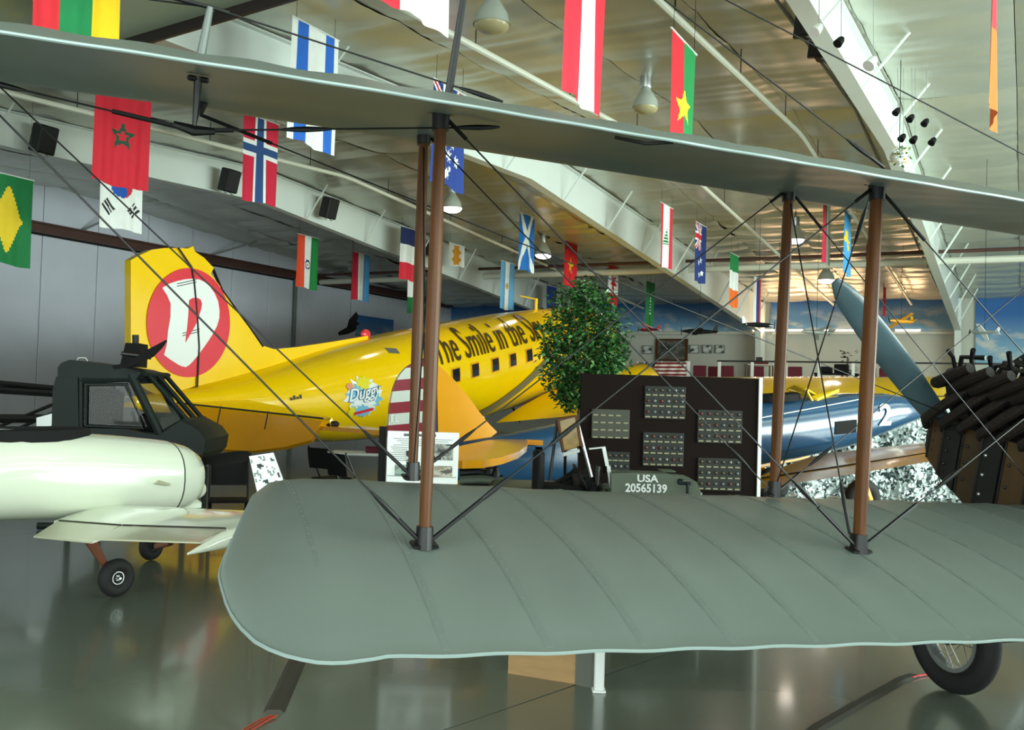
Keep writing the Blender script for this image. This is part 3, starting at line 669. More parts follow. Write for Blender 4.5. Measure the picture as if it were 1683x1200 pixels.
def small_text(txt, px, py, sz, m=m_ink, z=None):
    for k in range(-170, 180):
        kk = k * .05; p = surf(kk, z) - EYE
        if p.dot(rgt) / p.dot(fwd) * F + CX >= px: break
    return text_mesh(txt, lambda x, y, l: surf(kk + x * sz, z + .185 * x * sz + y * sz, .014 + .01 * l), 'stencil_lettering', m, al)
kn, zn = kz(475, 655)
for i in range(4): patch(kn + .075 * i, kn + .055 + .075 * i, zn + .013 * i, zn + .013 * i + (.06, .085, .05, .08)[i], .012).build('stencil_mark', m_ink, al, smooth=0)
# round cartoon style splash sticker with its name in white
ks_, zs_ = kz(599, 655)
def splash(cx, cy, r, n, ir, off, name, m, seed, sy=.9):
    rr = random.Random(seed); b = MB(); b.v = [surf(ks_ + cx, zs_ + cy, off)]
    for i in range(2 * n):
        a = PI * i / n; q = r * (1 if i % 2 == 0 else ir) * rr.uniform(.85, 1.12)
        b.v.append(surf(ks_ + cx + math.cos(a) * q * 1.15, zs_ + cy + math.sin(a) * q * sy, off))
    for i in range(2 * n): b.face((0, 1 + i, 1 + (i + 1) % (2 * n)))
    return b.build(name, m, al, smooth=0)
m_sky1 = mat('light_blue_decal', (120, 190, 224), 0.4); m_ylw2 = mat('lemon_decal', (232, 220, 40), 0.4)
splash(0, 0, .50, 17, .8, .012, 'sticker_splash', m_wdecal, 1); splash(.02, -.02, .46, 17, .74, .016, 'sticker_splash', m_sky1, 2)
splash(.02, -.12, .36, 13, .75, .020, 'sticker_splash', m_wdecal, 3, .6); splash(.0, -.27, .26, 11, .7, .022, 'sticker_splash', m_sky1, 4, .5)
splash(-.02, .30, .20, 9, .7, .024, 'sticker_splash', m_ylw2, 5, .8); splash(-.42, .22, .10, 6, .6, .024, 'sticker_splash', mat('pink_decal', (236, 150, 120), .4), 6)
splash(.22, .22, .16, 8, .7, .022, 'sticker_splash', m_wdecal, 8); splash(-.3, -.3, .14, 8, .7, .022, 'sticker_splash', m_ylw2, 9)
MB().loft([[surf(ks_ - .25 + i * .09, zs_ - .34 + .018 * i + d, .03 + o_) for d, o_ in ((-.03, 0), (.03, 0), (.03, .006), (-.03, .006))] for i in range(7)]).build('sticker_band', m_red, al, smooth=0)
m_teal = mat('teal_decal', (40, 110, 150), .4)
text_mesh('Duggy', lambda x, y, l: surf(ks_ - .47 + x * .36, zs_ - .10 + y * .36 + x * .07, .026 + .004 * l), 'sticker_lettering', m_teal, al, shear=.2, bold=.05)
text_mesh('Duggy', lambda x, y, l: surf(ks_ - .47 + x * .36, zs_ - .10 + y * .36 + x * .07, .034 + .006 * l), 'sticker_lettering', m_wdecal, al, shear=.2, bold=.012, label='white Duggy lettering')
# wing, walkway, nacelle, gear
def aw(f, d, z): return axis(f) + asb * d + vec(0, 0, z)
secw = [(1.1, 2.2, 7.9, .92, 1.95), (4, 2.9, 7.6, 1.28, 2.2), (7, 3.6, 7.2, 1.46, 2.28), (10, 4.3, 6.8, 1.62, 2.36), (13.5, 5.2, 6.3, 1.85, 2.45)]
rg = []
for d, te, le, zt, zl in secw:
    r = []; cv = [1, .9, .75, .55, .35, .2, .1, .03, 0]; ch = le - te
    for c in cv: r.append(aw(le - c * ch, d, zl + (zt - zl) * c + .085 * ch * (c ** .5) * (1 - c) * 2))
    for c in cv[::-1][1:-1]: r.append(aw(le - c * ch, d, zl + (zt - zl) * c - .035 * ch * (c ** .5) * (1 - c) * 2))
    rg.append(r)
MB().loft(rg).build('wing', m_yel, al, smooth=45)
hl = [aw(te + (le - te) * .2, d, zl + (zt - zl) * .8 + .085 * (le - te) * (.8 ** .5) * .2 * 2 + .012) for d, te, le, zt, zl in secw[1:]]
MB().tube(hl, .018, 6).build('aileron_gap', m_hinge, al)
MB().loft([[surf(1.6 + .35 * i, 1.05 + .11 * i + .9 * (i / 11) ** 1.4 - .02 + z, .03 + .03 * (z == 0)) for z in (0, .10, .22)] for i in range(12)], closed=False, cap=False).build('wing_fillet', mat('grey_walkway', (112, 104, 72), 0.6), al)
for sg in (1, -1):
    n0 = aw(5.0, sg * 2.6, 1.55); dr = (ad + vec(0, 0, .16)).normalized()
    MB().lathe(n0, dr, [(0, .1), (.5, .4), (1.6, .6), (2.6, .68), (3.3, .70), (3.45, .66), (3.46, .5)], 22).build('engine_nacelle', m_yel, al, smooth=50)
    hb_ = n0 + dr * 3.6; MB().ell(hb_, (.16, .16, .22), n=10, m=7).build('propeller_hub', m_black, al)
    for q in range(3):
        a = 2 * PI * q / 3 + .5; dd = (vec(0, 0, 1) * math.cos(a) + asb * math.sin(a)); MB().tube([hb_, hb_ + dd * .8, hb_ + dd * 1.6], [.06, .11, .04], 8, flat=.2, side=dr).build('propeller_blade', m_black, al)
    wcn = aw(7.6, sg * 2.9, .5); wheel(wcn, asb, .5, .16, al, rim=m_alu, disc=True)
    MB().tube([wcn + asb * .3, aw(7.4, sg * 2.9 + .25, 2.2)], .07, 8).build('gear_leg', m_alu, al); MB().tube([wcn - asb * .3, aw(7.4, sg * 2.9 - .25, 2.2)], .07, 8).build('gear_leg', m_alu, al)
tw = axis(-6.9) + vec(0, 0, .22); wheel(tw, asb, .22, .07, al, disc=True, wname='tail_wheel'); MB().tube([tw + asb * .12, axis(-6.6) + vec(0, 0, 1.0)], .05, 8).build('tail_wheel_leg', m_alu, al)
q = surf(6.3, 4.25); MB().tube([axis(6.2) + vec(0, 0, 4.25), axis(6.2) + vec(0, 0, 4.62)], .05, 8).build('aerial_mast', m_yel, al)
MB().box(axis(5.7) + vec(0, 0, 4.60), (1.0, .03, .03), (ad, asb, vec(0, 0, 1))).build('aerial_arm', m_yel, al)
MB().ell(axis(-2.0) + vec(0, 0, 2.97), (.16, .08, .12), (ad, asb, vec(0, 0, 1))).build('beacon_light', m_red, al)
patch(-2.2, -1.9, 2.52, 2.64, .012).build('skin_vent', mat('grey_vent', (90, 100, 96), .5), al, smooth=0)
q = surf(k_of(700, 600), 1.0)

# ================================================================== LOW WING TRAINER, NAVY WITH YELLOW WINGS
td = vec(.94, .342, 0).normalized(); ts = vec(.342, -.94, 0).normalized(); T0 = vec(-1.17, 13.2, 0)
def tx(q, d, z): return T0 + td * q + ts * d + vec(0, 0, z)
tr = thing('trainer_plane', 'navy blue low wing trainer with yellow wings and a red and white striped rudder', 'aircraft', (T0.x + 4, T0.y + 1.3, 0))
TT = [(0.0, .95, .50, .06), (1.24, 1.12, .45, .24), (2.1, 1.30, .45, .34), (3.2, 1.45, .48, .42), (4.4, 1.58, .60, .48), (5.8, 1.73, .80, .48), (6.8, 1.84, 1.0, .45), (7.55, 1.86, 1.24, .38), (8.1, 1.80, 1.42, .26), (8.3, 1.74, 1.50, .16)]
rings = []
for q, t, b, w_ in TT:
    zc_, h = (t + b) / 2, (t - b) / 2
    rings.append([tx(q, w_ * math.copysign(abs(math.cos(a)) ** .75, math.cos(a)), zc_ + h * math.copysign(abs(math.sin(a)) ** .75, math.sin(a))) for a in [2 * PI * i / 28 for i in range(28)]])
tf = MB().loft(rings).build('fuselage', m_navy, tr, smooth=60)
def tsurf(q, z, off=0.0):
    for a, b in zip(TT, TT[1:]):
        if q <= b[0]:
            s_ = (q - a[0]) / (b[0] - a[0]); t, bb, w_ = [x + (y - x) * s_ for x, y in zip(a[1:], b[1:])]; break
    zc_, h = (t + bb) / 2, (t - bb) / 2; e = max(-.97, min(.97, (z - zc_) / h)); y = (1 - abs(e) ** 2.67) ** (1 / 2.67)
    return tx(q, w_ * y + off, z)
MB().lathe(tx(8.28, 0, 1.62), (td + vec(0, 0, .07)), [(0, .15), (.08, .14), (.2, .09), (.27, .02)], 16).build('spinner', m_rust, tr)
bl = (vec(0, 0, 1) * .3 + ts * .95).normalized()
for sg in (1, -1): MB().tube([tx(8.4, 0, 1.62), tx(8.4, 0, 1.62) + bl * sg * .5, tx(8.4, 0, 1.62) + bl * sg * 1.05], [.05, .08, .03], 8, flat=.25, side=td).build('propeller_blade', m_blackmat, tr)
text_mesh('2', lambda x, y, l: tsurf(7.16 + x * .50, 1.36 + x * .03 + y * .46, .012 + .008 * l), 'nose_number', m_wdecal, tr, bold=.03, label='white number 2 on the nose')
MB().tube([tsurf(2.4 + i * .3, .98 + .052 * i, .006) for i in range(16)], .008, 5).build('panel_line', m_wdecal, tf)
MB().loft([[tsurf(q, z, .012) for z in (zb, zb + .10, zb + .2)] for q, zb in ((6.3, 1.2), (6.5, 1.22), (6.7, 1.24))], closed=False, cap=False).build('exhaust_port', m_blackmat, tr)
# striped rudder, fin and tailplane
def tfin(px): return [Pn(x, y, T0, ts) for x, y in px]
xl = [(588, 703), (592, 690), (598, 676), (606, 664), (620, 653), (640, 645), (665, 640), (700, 637), (740, 636), (800, 637)]
def xleft(y): return interp([(a, b) for a, b in xl], y)
m_strr = mat('deep_red_stripe', (136, 22, 42), .35); m_strw = mat('grey_white_stripe', (206, 212, 204), .35); m_strb = mat('blue_rudder_band', (30, 58, 110), .35)
ys = [588, 605, 624.5, 643.5, 662, 680.5, 699, 718, 737, 756, 775, 794]
rd = None
for i in range(len(ys) - 1):
    sub = [ys[i] + (ys[i + 1] - ys[i]) * j / 3 for j in range(4)]; sl = -.085
    lft = [(xleft(y), y) for y in sub]; rgt_ = [(696, y + sl * (696 - xleft(y))) for y in sub[::-1]]
    rgt_ = [(x, max(y, 589)) for x, y in rgt_]
    o = fat(tfin(lft + rgt_), ts * .10, 'rudder_stripe', m_strr if i % 2 == 0 else m_strw, tr, smooth=0)
fat(tfin([(696, 589), (704, 588), (710, 592), (714, 602), (716, 690), (718, 760), (718, 790), (696, 790)]), ts * .11, 'rudder_band', m_strb, tr, smooth=0)
text_mesh('EL', lambda x, y, l: tfin([(640, 693)])[0] + td * (x * .11) + vec(0, 0, y * .13) + ts * (.055 + .006 * l), 'rudder_lettering', m_wdecal, tr)
fat(tfin([(716, 602), (722, 603), (732, 612), (748, 628), (766, 650), (785, 676), (802, 697), (815, 710), (800, 722), (770, 736), (752, 750), (719, 756)]), ts * .12, 'tail_fin', m_yeld, tr, smooth=25)
def tz(px, z): return [Pz(x, y, z) for x, y in px]
stb = tz([(716, 752), (760, 737), (800, 728), (838, 724), (858, 723), (867, 729), (865, 738), (852, 748), (826, 757), (795, 763), (760, 764), (722, 762)], 1.02)
MB().prism(stb, (0, 0, .07)).build('tailplane', m_yeld, tr, smooth=30)
MB().prism([p - ts * 2 * (p - T0).dot(ts) for p in stb], (0, 0, .07)).build('tailplane', m_yeld, tr, smooth=30)
# wings
for sg, dl in ((1, ((.42, .30, .88), (1.6, .536, 1.03), (3.2, .856, 1.235), (4.9, 1.20, 1.45), (5.2, 1.26, 1.43))), (-1, ((.42, .52, .82), (3.2, .80, 1.02), (5.2, 1.1, 1.14)))):
    rg = []
    for d, zt, zl in dl:
        te, le = 4.35 + .06 * d, 6.55 - .05 * d; ch = le - te
        if d > 5: te, le = te + .3, le - .35; ch = le - te
        r = []; cv = [1, .88, .7, .5, .3, .15, .05, 0]
        for c in cv: r.append(tx(le - c * ch, sg * d, zl + (zt - zl) * c + .09 * ch * (c ** .5) * (1 - c) * 2))
        for c in cv[::-1][1:-1]: r.append(tx(le - c * ch, sg * d, zl + (zt - zl) * c - .03 * ch * (c ** .5) * (1 - c) * 2))
        rg.append(r)
    MB().loft(rg).build('wing', m_yeld, tr, smooth=45)
    if sg > 0:
        MB().tube([tx(4.35 + .06 * d + .5, d, zt + (zl - zt) * .24 + .085) for d, zt, zl in dl[:-1]], .012, 6).build('flap_gap', m_hinge, tr)
MB().loft([[tsurf(4.2 + .3 * i, .60 + .05 * i + z, .02) for z in (0, .14)] for i in range(8)], closed=False, cap=False).build('wing_fillet', m_navy, tr)
# cockpits and windshields
for q0 in (4.35, 5.55):
    z0 = 1.53 if q0 < 5 else 1.68
    rr_ = []
    for dz, k in ((0, 1.0), (.10, .96), (.12, .86), (.02, .80)):
        rr_.append([tx(q0 + .42 * k * math.cos(a), .30 * k * math.sin(a), z0 + dz + .03 * math.cos(a)) for a in [2 * PI * i / 18 for i in range(18)]])
    MB().loft(rr_).build('cockpit_coaming', m_blackmat, tr)
    fx = q0 + .48
    hoop = [tx(fx + .0, -.27, z0 + .02), tx(fx - .10, -.24, z0 + .2), tx(fx - .12, 0, z0 + .26), tx(fx - .10, .24, z0 + .2), tx(fx, .27, z0 + .02)]
    ws = MB().tube(hoop, .018, 6).build('windshield_frame', m_yel, tr)
    MB().tube([tx(fx + .4, 0, z0 + .06), hoop[2]], .018, 6).build('windshield_frame', m_yel, tr); 
    for p in (hoop[1], hoop[3]): MB().tube([tx(fx + .4, 0, z0 + .06), p], .016, 6).build('windshield_frame', m_yel, tr)
    for a, b in ((0, 1), (1, 2), (2, 3), (3, 4)): MB().prism([hoop[a], hoop[b], tx(fx + .38, 0, z0 + .06)], (.004, .004, 0)).build('windshield_pane', m_glass, ws, smooth=0)
fat([tx(6.05, .22, 1.75), tx(6.55, .06, 1.87), tx(6.65, .1, 1.88), tx(6.1, .30, 1.72)], vec(0, 0, .05), 'cowl_flash', m_yel, tr)
for sg in (1, -1):
    wcn = tx(6.3, sg * 1.1, .3); wheel(wcn, ts, .30, .10, tr, disc=True); MB().tube([wcn + ts * .15 * sg, tx(6.0, sg * 1.25, .95)], .06, 8).build('gear_leg', m_yeld, tr)
tw = tx(.5, 0, .13); wheel(tw, ts, .13, .045, tr, disc=True, wname='tail_wheel'); MB().tube([tw + ts * .07, tx(.6, 0, .6)], .03, 6).build('tail_wheel_leg', m_alu, tr)

# ================================================================== WHITE LIGHT AIRCRAFT
hd = vec(.5, .866, 0).normalized(); hs = vec(.866, -.5, 0).normalized(); W0 = vec(-2.62, 8.2, 0)
def wx(k, d, z): return W0 - hd * k + hs * d + vec(0, 0, z)
wt = thing('light_aircraft', 'small glossy cream low wing aeroplane with an open black cockpit, half in view', 'aircraft', (W0.x - 1, W0.y - 1, 0))
WT = [(-.02, 1.0, .86, .08), (.02, 1.06, .76, .17), (.08, 1.12, .69, .23), (.18, 1.17, .645, .275), (.34, 1.21, .62, .30), (.355, 1.212, .62, .302), (.8, 1.26, .63, .325), (1.2, 1.29, .66, .33), (1.7, 1.32, .70, .33), (2.4, 1.27, .74, .29), (3.4, 1.15, .82, .17), (4.3, 1.05, .9, .05)]
def wring(k, t, b, w_, n=28):
    zc_, h = (t + b) / 2, (t - b) / 2; return [wx(k, w_ * math.copysign(abs(math.cos(a)) ** .8, math.cos(a)), zc_ + h * math.copysign(abs(math.sin(a)) ** .85, math.sin(a))) for a in [2 * PI * i / n for i in range(n)]]
def smooth_tab(T, x):
    for a, b in zip(T, T[1:]):
        if x <= b[0]: s_ = (x - a[0]) / (b[0] - a[0]); return [p + (q - p) * s_ for p, q in zip(a[1:], b[1:])]
    return T[-1][1:]
MB().loft([wring(*r) for r in WT[5:]]).build('fuselage', m_cream, wt, smooth=60)
cw = MB().loft([wring(k, t - .0, b, w_) for k, t, b, w_ in WT[:5]]).build('engine_cowl', m_cream, wt, smooth=60)
MB().loft([wring(.345, 1.214, .616, .304), wring(.352, 1.214, .616, .304)]).build('cowl_seam', m_hinge, wt)
MB().ell(wx(.02, .06, .80), (.09, .09, .08), (hd, hs, vec(0, 0, 1))).build('chin_fairing', m_cream, wt)
MB().bbox(wx(.12, 0.05, .68), (.22, .22, .10), .03, (hd, hs, vec(0, 0, 1))).build('air_scoop', m_cream, wt)
pbl = (hs * -.55 + vec(0, 0, .12) + hd * 0.0).normalized()
pb0 = wx(-.05, 0, 1.03)
MB().lathe(wx(-.0, 0, 1.03), hd, [(0, .06), (.09, .055), (.12, .02)], 12).build('propeller_hub', m_black, wt)
def wblade(d, L, nm='propeller_blade'):
    rg = []
    for i in range(11):
        t = .04 + .96 * i / 10; wd = (.035 + .03 * math.sin(PI * min(1, t * .85 + .1))) * (1 if t < .93 else .6)
        x = (d.cross(hd)).normalized(); y = hd; tw_ = math.radians(60 - 40 * t); X_ = x * math.cos(tw_) + y * math.sin(tw_); Y_ = d.cross(X_)
        rg.append([pb0 + d * (t * L) + X_ * wd * math.cos(a) + Y_ * .012 * math.sin(a) for a in [2 * PI * q / 10 for q in range(10)]])
    MB().loft(rg).build(nm, m_blackmat, wt, smooth=60)
ptip = Pn(412, 750, pb0, hd); pdir = (ptip - pb0).normalized(); wblade(pdir, (ptip - pb0).length); wblade(-pdir, (ptip - pb0).length)
rr_ = []
for dz, kx in ((-.03, 1.0), (.05, .97), (.06, .90), (-.05, .86)):
    rr_.append([wx(1.62 + .62 * kx * math.cos(a), .25 * kx * math.sin(a), 1.265 + dz) for a in [2 * PI * i / 24 for i in range(24)]])
MB().loft(rr_).build('cockpit_coaming', m_blackmat, wt)
MB().prism([wx(.62, .3, .93), wx(.52, .31, .90), wx(.52, .32, .88), wx(.66, .33, .905)], hs * .04).build('air_outlet', m_cream2, wt)
# wing
WS = [(.26, 1.64, .90, .64, .74), (1.2, 1.78, .93, .70, .79), (1.98, 1.72, .98, .755, .84), (2.08, 1.66, 1.03, .765, .845)]
def wsec(d): return [interp([(w_[0], w_[i]) for w_ in WS], d) for i in (1, 2, 3, 4)]
for sg in (1, -1):
    rg = []
    for d, te, le, zt, zl in WS:
        ch = te - le; r = []; cv = [.74, .6, .45, .3, .18, .08, .02, 0]
        for c in cv: r.append(wx(le + c * ch, sg * d, zl + (zt - zl) * c + .085 * ch * c ** .5 * (1 - c) * 2))
        for c in cv[::-1][1:]: r.append(wx(le + c * ch, sg * d, zl + (zt - zl) * c - .05 * ch * c ** .5 * (1 - c) * 2))
        rg.append(r)
    MB().loft(rg).build('wing', m_cream, wt, smooth=45)
    for nm, d0, d1, dr_ in (('flap', .34, 1.08, .03), ('aileron', 1.10, 1.98, .008)):
        rg = []
        for d in (d0, d1):
            te, le, zt, zl = wsec(d); ch = te - le; h0 = le + .75 * ch; zh = zl + (zt - zl) * .75
            rg.append([wx(h0, sg * d, zh + .032), wx(h0 + .02, sg * d, zh + .030), wx(te, sg * d, zt - dr_ + .004), wx(te, sg * d, zt - dr_ - .006), wx(h0, sg * d, zh - .02)])
        MB().loft(rg).build(nm, m_cream2, wt, smooth=20)
        MB().tube([rg[0][0] + vec(0, 0, .003), rg[1][0] + vec(0, 0, .003)], .006, 6).build('hinge_gap', m_hinge, wt)
    rg = []
    for k, zz_, w_, h in ((.98, .85, .008, .008), (1.1, .85, .04, .045), (1.35, .83, .05, .055), (1.7, .78, .035, .05), (1.94, .735, .005, .006)):
        rg.append([wx(k, sg * (2.12 + w_ * math.cos(a)), zz_ - .01 + h * math.sin(a)) for a in [2 * PI * i / 12 for i in range(12)]])
    MB().loft(rg).build('wing_tip', m_cream, wt, smooth=60)
# tail of the light aircraft
MB().prism([wx(3.5, 0, 1.05), wx(3.95, 0, 1.85), wx(4.35, 0, 1.85), wx(4.38, 0, .95)], hs * .07).build('tail_fin', m_cream, wt)
MB().prism([wx(3.7, -1.0, 1.0), wx(3.7, 1.0, 1.0), wx(4.2, .95, 1.0), wx(4.2, -.95, 1.0)], (0, 0, .05)).build('tailplane', m_cream, wt)
# wheels where the photograph shows them
ma = Pz(190, 981, 0); ma.z = .148; nb = Pz(248, 921, 0); nb.z = .14
m_gear = mat('red_brown_gear_leg', (122, 74, 54), .45)
wheel(ma, vec(.80, -.6, 0), .148, .05, wt, rim=m_alu, disc=True); wheel(nb, vec(.9, -.42, 0), .14, .048, wt, rim=mat('grey_hub', (90, 88, 84), .5, .4), disc=True)
lg0 = Pn(140, 872, wx(1.55, .8, .6), hd)
MB().tube([ma - vec(.07, -.04, -.03), P(136, 868, ma.y - .35)], [.024, .05], 10, flat=.45, side=hd).build('gear_leg', m_gear, wt)
MB().tube([nb + vec(.05, -.03, 0), nb + vec(.2, -.06, .04), wx(.75, .5, .62)], [.03, .03, .035], 8).build('gear_leg', m_gear, wt)
ntl = wx(4.0, 0, .12); wheel(ntl, hs, .12, .04, wt, disc=True, wname='tail_wheel'); MB().tube([ntl + hs * .06, wx(3.9, 0, .9)], .025, 6).build('tail_wheel_leg', m_gear, wt)

# ================================================================== DARK GREEN HELICOPTER
he = thing('helicopter', 'dark green grey helicopter cabin with glazed nose and drooping rotor blade', 'helicopter', P(215, 760, 11.2))
HY = 11.0; hx = vec(1, .10, 0).normalized(); hy = vec(.10, -1, 0).normalized(); HO = P(215, 700, HY)
def hp(px, py, d):    # side view sketch on the near side (d to the viewer)
    return Pn(px, py, HO, hy) + hy * d
prof = [(90, 606), (98, 596), (112, 591), (150, 596), (205, 604), (232, 611), (258, 640), (300, 688), (330, 706), (342, 722), (338, 745), (312, 770), (240, 790), (130, 790), (92, 770), (84, 700), (86, 640)]
def inset(pts, q):
    cx = sum(p[0] for p in pts) / len(pts); cy = sum(p[1] for p in pts) / len(pts); return [(cx + (x - cx) * q, cy + (y - cy) * q) for x, y in pts]
low = [(84, 700), (128, 702), (205, 704), (262, 715), (300, 690), (330, 706), (342, 722), (338, 745), (312, 770), (240, 790), (130, 790), (92, 770)]
MB().loft([[hp(x, y, d) for x, y in inset(low, q)] for d, q in ((-1.35, .93), (-1.25, 1), (-.1, 1), (0, .96))]).build('lower_hull', m_heli, he, smooth=30)
roof = [(92, 604), (98, 596), (112, 591), (150, 596), (205, 604), (234, 612), (226, 622), (128, 622), (92, 622)]
MB().loft([[hp(x, y, d) for x, y in inset(roof, q)] for d, q in ((-1.3, .95), (-1.2, 1), (-.12, 1), (-.02, .97))]).build('roof', m_heli, he, smooth=30)
rear = [(92, 618), (128, 618), (130, 704), (84, 706), (86, 640)]
MB().loft([[hp(x, y, d) for x, y in inset(rear, q)] for d, q in ((-1.32, .95), (-1.25, 1), (-.1, 1), (0, .97))]).build('rear_cabin', m_heli, he, smooth=30)
def bar(a, b, d, r=.035, m=m_heli, nm='pillar', d2=None):
    MB().tube([hp(*a, d), hp(*b, d if d2 is None else d2)], r, 8).build(nm, m, he)
for d in (-.06, -1.24):
    bar((212, 615), (262, 716), d, .05); bar((130, 622), (130, 704), d, .04); bar((130, 706), (262, 716), d, .03); bar((128, 626), (216, 622), d, .04)
for d in (-.25, -1.05):
    bar((233, 614), (300, 692), d, .028)
bar((233, 614), (233, 614), -.1, .03, d2=-1.2); bar((300, 692), (300, 692), -.15, .03, d2=-1.15); bar((258, 716), (300, 692), -.08, .03); bar((214, 616), (234, 613), -.08, .03); bar((233, 614), (300, 692), -.65, .03)
dr = MB().poly([hp(x, y, -.05) for x, y in [(136, 628), (210, 628), (222, 660), (240, 702), (136, 700)]]).build('door_window', m_glass, he, smooth=0)
fr_ = [(140, 632), (205, 632), (236, 704), (140, 700)]
MB().tube([hp(x, y, -.02) for x, y in fr_ + fr_[:1]], .02, 6).build('door_frame', m_heli, he)
MB().prism([hp(214, 618, -.1), hp(233, 614, -.3), hp(300, 692, -.3), hp(262, 715, -.1)], hy * .01).build('windscreen', m_glass, he, smooth=0)
MB().bbox(hp(150, 690, -.5), (.32, .4, .7), .05, (hx, hy, vec(0, 0, 1))).build('seat_back', m_blackmat, he)
MB().bbox(hp(178, 706, -.5), (.4, .4, .14), .04, (hx, hy, vec(0, 0, 1))).build('seat', m_blackmat, he)
MB().tube([hp(204, 716, -.5), hp(200, 690, -.5), hp(196, 678, -.5)], .018, 6).build('control_stick', m_black, he)
MB().bbox(hp(236, 700, -.6), (.3, .6, .26), .04, (hx, hy, vec(0, 0, 1))).build('instrument_panel', m_blackmat, he)
MB().tube([hp(112, 592, -.3), hp(114, 587, -.3), hp(126, 587, -.3), hp(130, 592, -.3)], .012, 6).build('grab_handle', m_alu, he)
mast = [(176, 600), (186, 560), (211, 561), (209, 602)]
MB().prism([hp(x, y, -.65) for x, y in mast], hy * .35).build('mast_fairing', m_blackmat, he)
MB().tube([hp(196, 575, -.65), hp(196, 545, -.65)], .04, 8).build('rotor_mast', m_black, he)
bl0, bl1 = hp(200, 604, .2), hp(284, 562, .5)
MB().loft([[hp(*a, .25), hp(*b, .25), hp(*b, .29), hp(*a, .29)] for a, b in (((196, 602), (200, 608)), ((222, 598), (226, 604)), ((250, 578), (262, 588)), ((268, 569), (276, 574)), ((283, 561), (284, 563)))]).build('rotor_blade', m_blackmat, he)
MB().tube([hp(208, 582, .2), hp(235, 585, .2), hp(256, 589, .2)], .022, 6).build('rotor_link', m_black, he)
for a, b, r in (((-40, 628), (88, 640), .03), ((-40, 640), (88, 648), .045), ((-60, 715), (86, 655), .02), ((-60, 735), (86, 668), .02), ((-40, 690), (86, 690), .05)):
    bar(a, b, -.5, r, m_black, 'tail_tube')
MB().prism([hp(x, y, -.5) for x, y in [(40, 688), (84, 676), (84, 700), (40, 704)]], hy * .3).build('equipment_box', m_alu, he)
for x in (110, 300):
    for d in (-.1, -1.2):
        q = hp(x, 780, d); MB().tube([q, vec(q.x, q.y, .06)], .035, 8).build('skid_leg', m_heli, he)
for d in (-.1, -1.2):
    a, b = hp(60, 780, d), hp(360, 780, d); MB().tube([vec(a.x, a.y, .045), vec(b.x, b.y, .045), vec(b.x, b.y, .045) + hx * .2 + vec(0, 0, .12)], .04, 8).build('landing_skid', m_heli, he)

# ================================================================== FLAGS
def star(x, y, cx, cy, r, asp=1.0, n=5, inner=.42, rot=0):
    dx, dy = (x - cx), (y - cy) * asp; q = math.hypot(dx, dy)
    if q > r: return False
    a = (math.atan2(dx, -dy) + rot) % (2 * PI / n); a = min(a, 2 * PI / n - a) / (PI / n)
    # straight edge between outer radius and inner radius
    p0, p1 = (r, 0.0), (r * inner * math.cos(PI / n), r * inner * math.sin(PI / n))
    t = a * PI / n; c_, s_ = math.cos(t), math.sin(t)
    den = (p1[1] - p0[1]) * c_ - (p1[0] - p0[0]) * s_
    e = (p0[0] * (p1[1] - p0[1]) - p0[1] * (p1[0] - p0[0])) / den
    return q <= e
AS = 1.67
W_, R_, G_, B_ = (236, 240, 236), (216, 36, 52), (14, 132, 66), (36, 92, 180)
def vs(*c): return lambda x, y: c[min(len(c) - 1, int(x * len(c)))]
def hs3(*c): return lambda x, y: c[min(len(c) - 1, int(y * len(c)))]
def f_lith(x, y): return ((220, 40, 52), (20, 128, 72), (246, 200, 20))[min(2, int(x * 3))]
def f_moroc(x, y):
    return (20, 70, 48) if star(x, y, .50, .56, .22, AS, 5, .42) and not star(x, y, .50, .56, .10, AS, 5, .42) else (196, 24, 44)
def f_korea(x, y):
    dx, dy = (x - .52), (y - .5) * AS; q = math.hypot(dx, dy)
    if q < .24:
        if dx < 0: c = (30, 84, 176)
        else: c = (208, 38, 56)
        if math.hypot(dx, dy + .12) < .12: c = (208, 38, 56)
        if math.hypot(dx, dy - .12) < .12: c = (30, 84, 176)
        return c
    for cx, cy, sg in ((.22, .76, 1), (.80, .76, -1), (.22, .24, -1), (.80, .24, 1)):
        a, b = x - cx, (y - cy) * AS; u_, v_ = (a + sg * b) * .707, (b - sg * a) * .707
        if abs(u_) < .13 and abs(v_) < .10 and (v_ + .10) % .075 < .045 and not (abs(u_) < .02 and sg < 0): return (24, 26, 30)
    return W_
def cross(cx, cy, fld, outer, innr, w1_, w2_):
    def f(x, y):
        a, b = abs(x - cx), abs(y - cy) * AS
        if a < w2_ or b < w2_: return innr
        if a < w1_ or b < w1_: return outer
        return fld
    return f
f_norw = cross(.5, .38, (206, 30, 62), W_, (38, 74, 128), .15, .075)
def f_isr(x, y):
    if .13 < x < .33 or .72 < x < .92: return (36, 104, 202)
    if star(x, y, .525, .5, .17, AS, 6, .58) and not star(x, y, .525, .5, .12, AS, 6, .58): return (36, 104, 202)
    return W_
def f_aust(x, y): return W_ if .35 < x < .68 else (222, 40, 60)
def f_burk(x, y): return (250, 210, 40) if star(x, y, .52, .5, .24, AS) else ((216, 36, 50) if x < .5 else (20, 140, 72))
def f_pole(x, y): return (214, 40, 60) if x < .33 else W_
def jack(x, y):
    a, b = abs(x - .5), abs(y - .5)
    if a < .08 or b < .08: return (206, 32, 52)
    if a < .15 or b < .15: return W_
    d = min(abs(x - y), abs(x + y - 1))
    return (206, 32, 52) if d < .05 else W_ if d < .12 else (28, 52, 124)
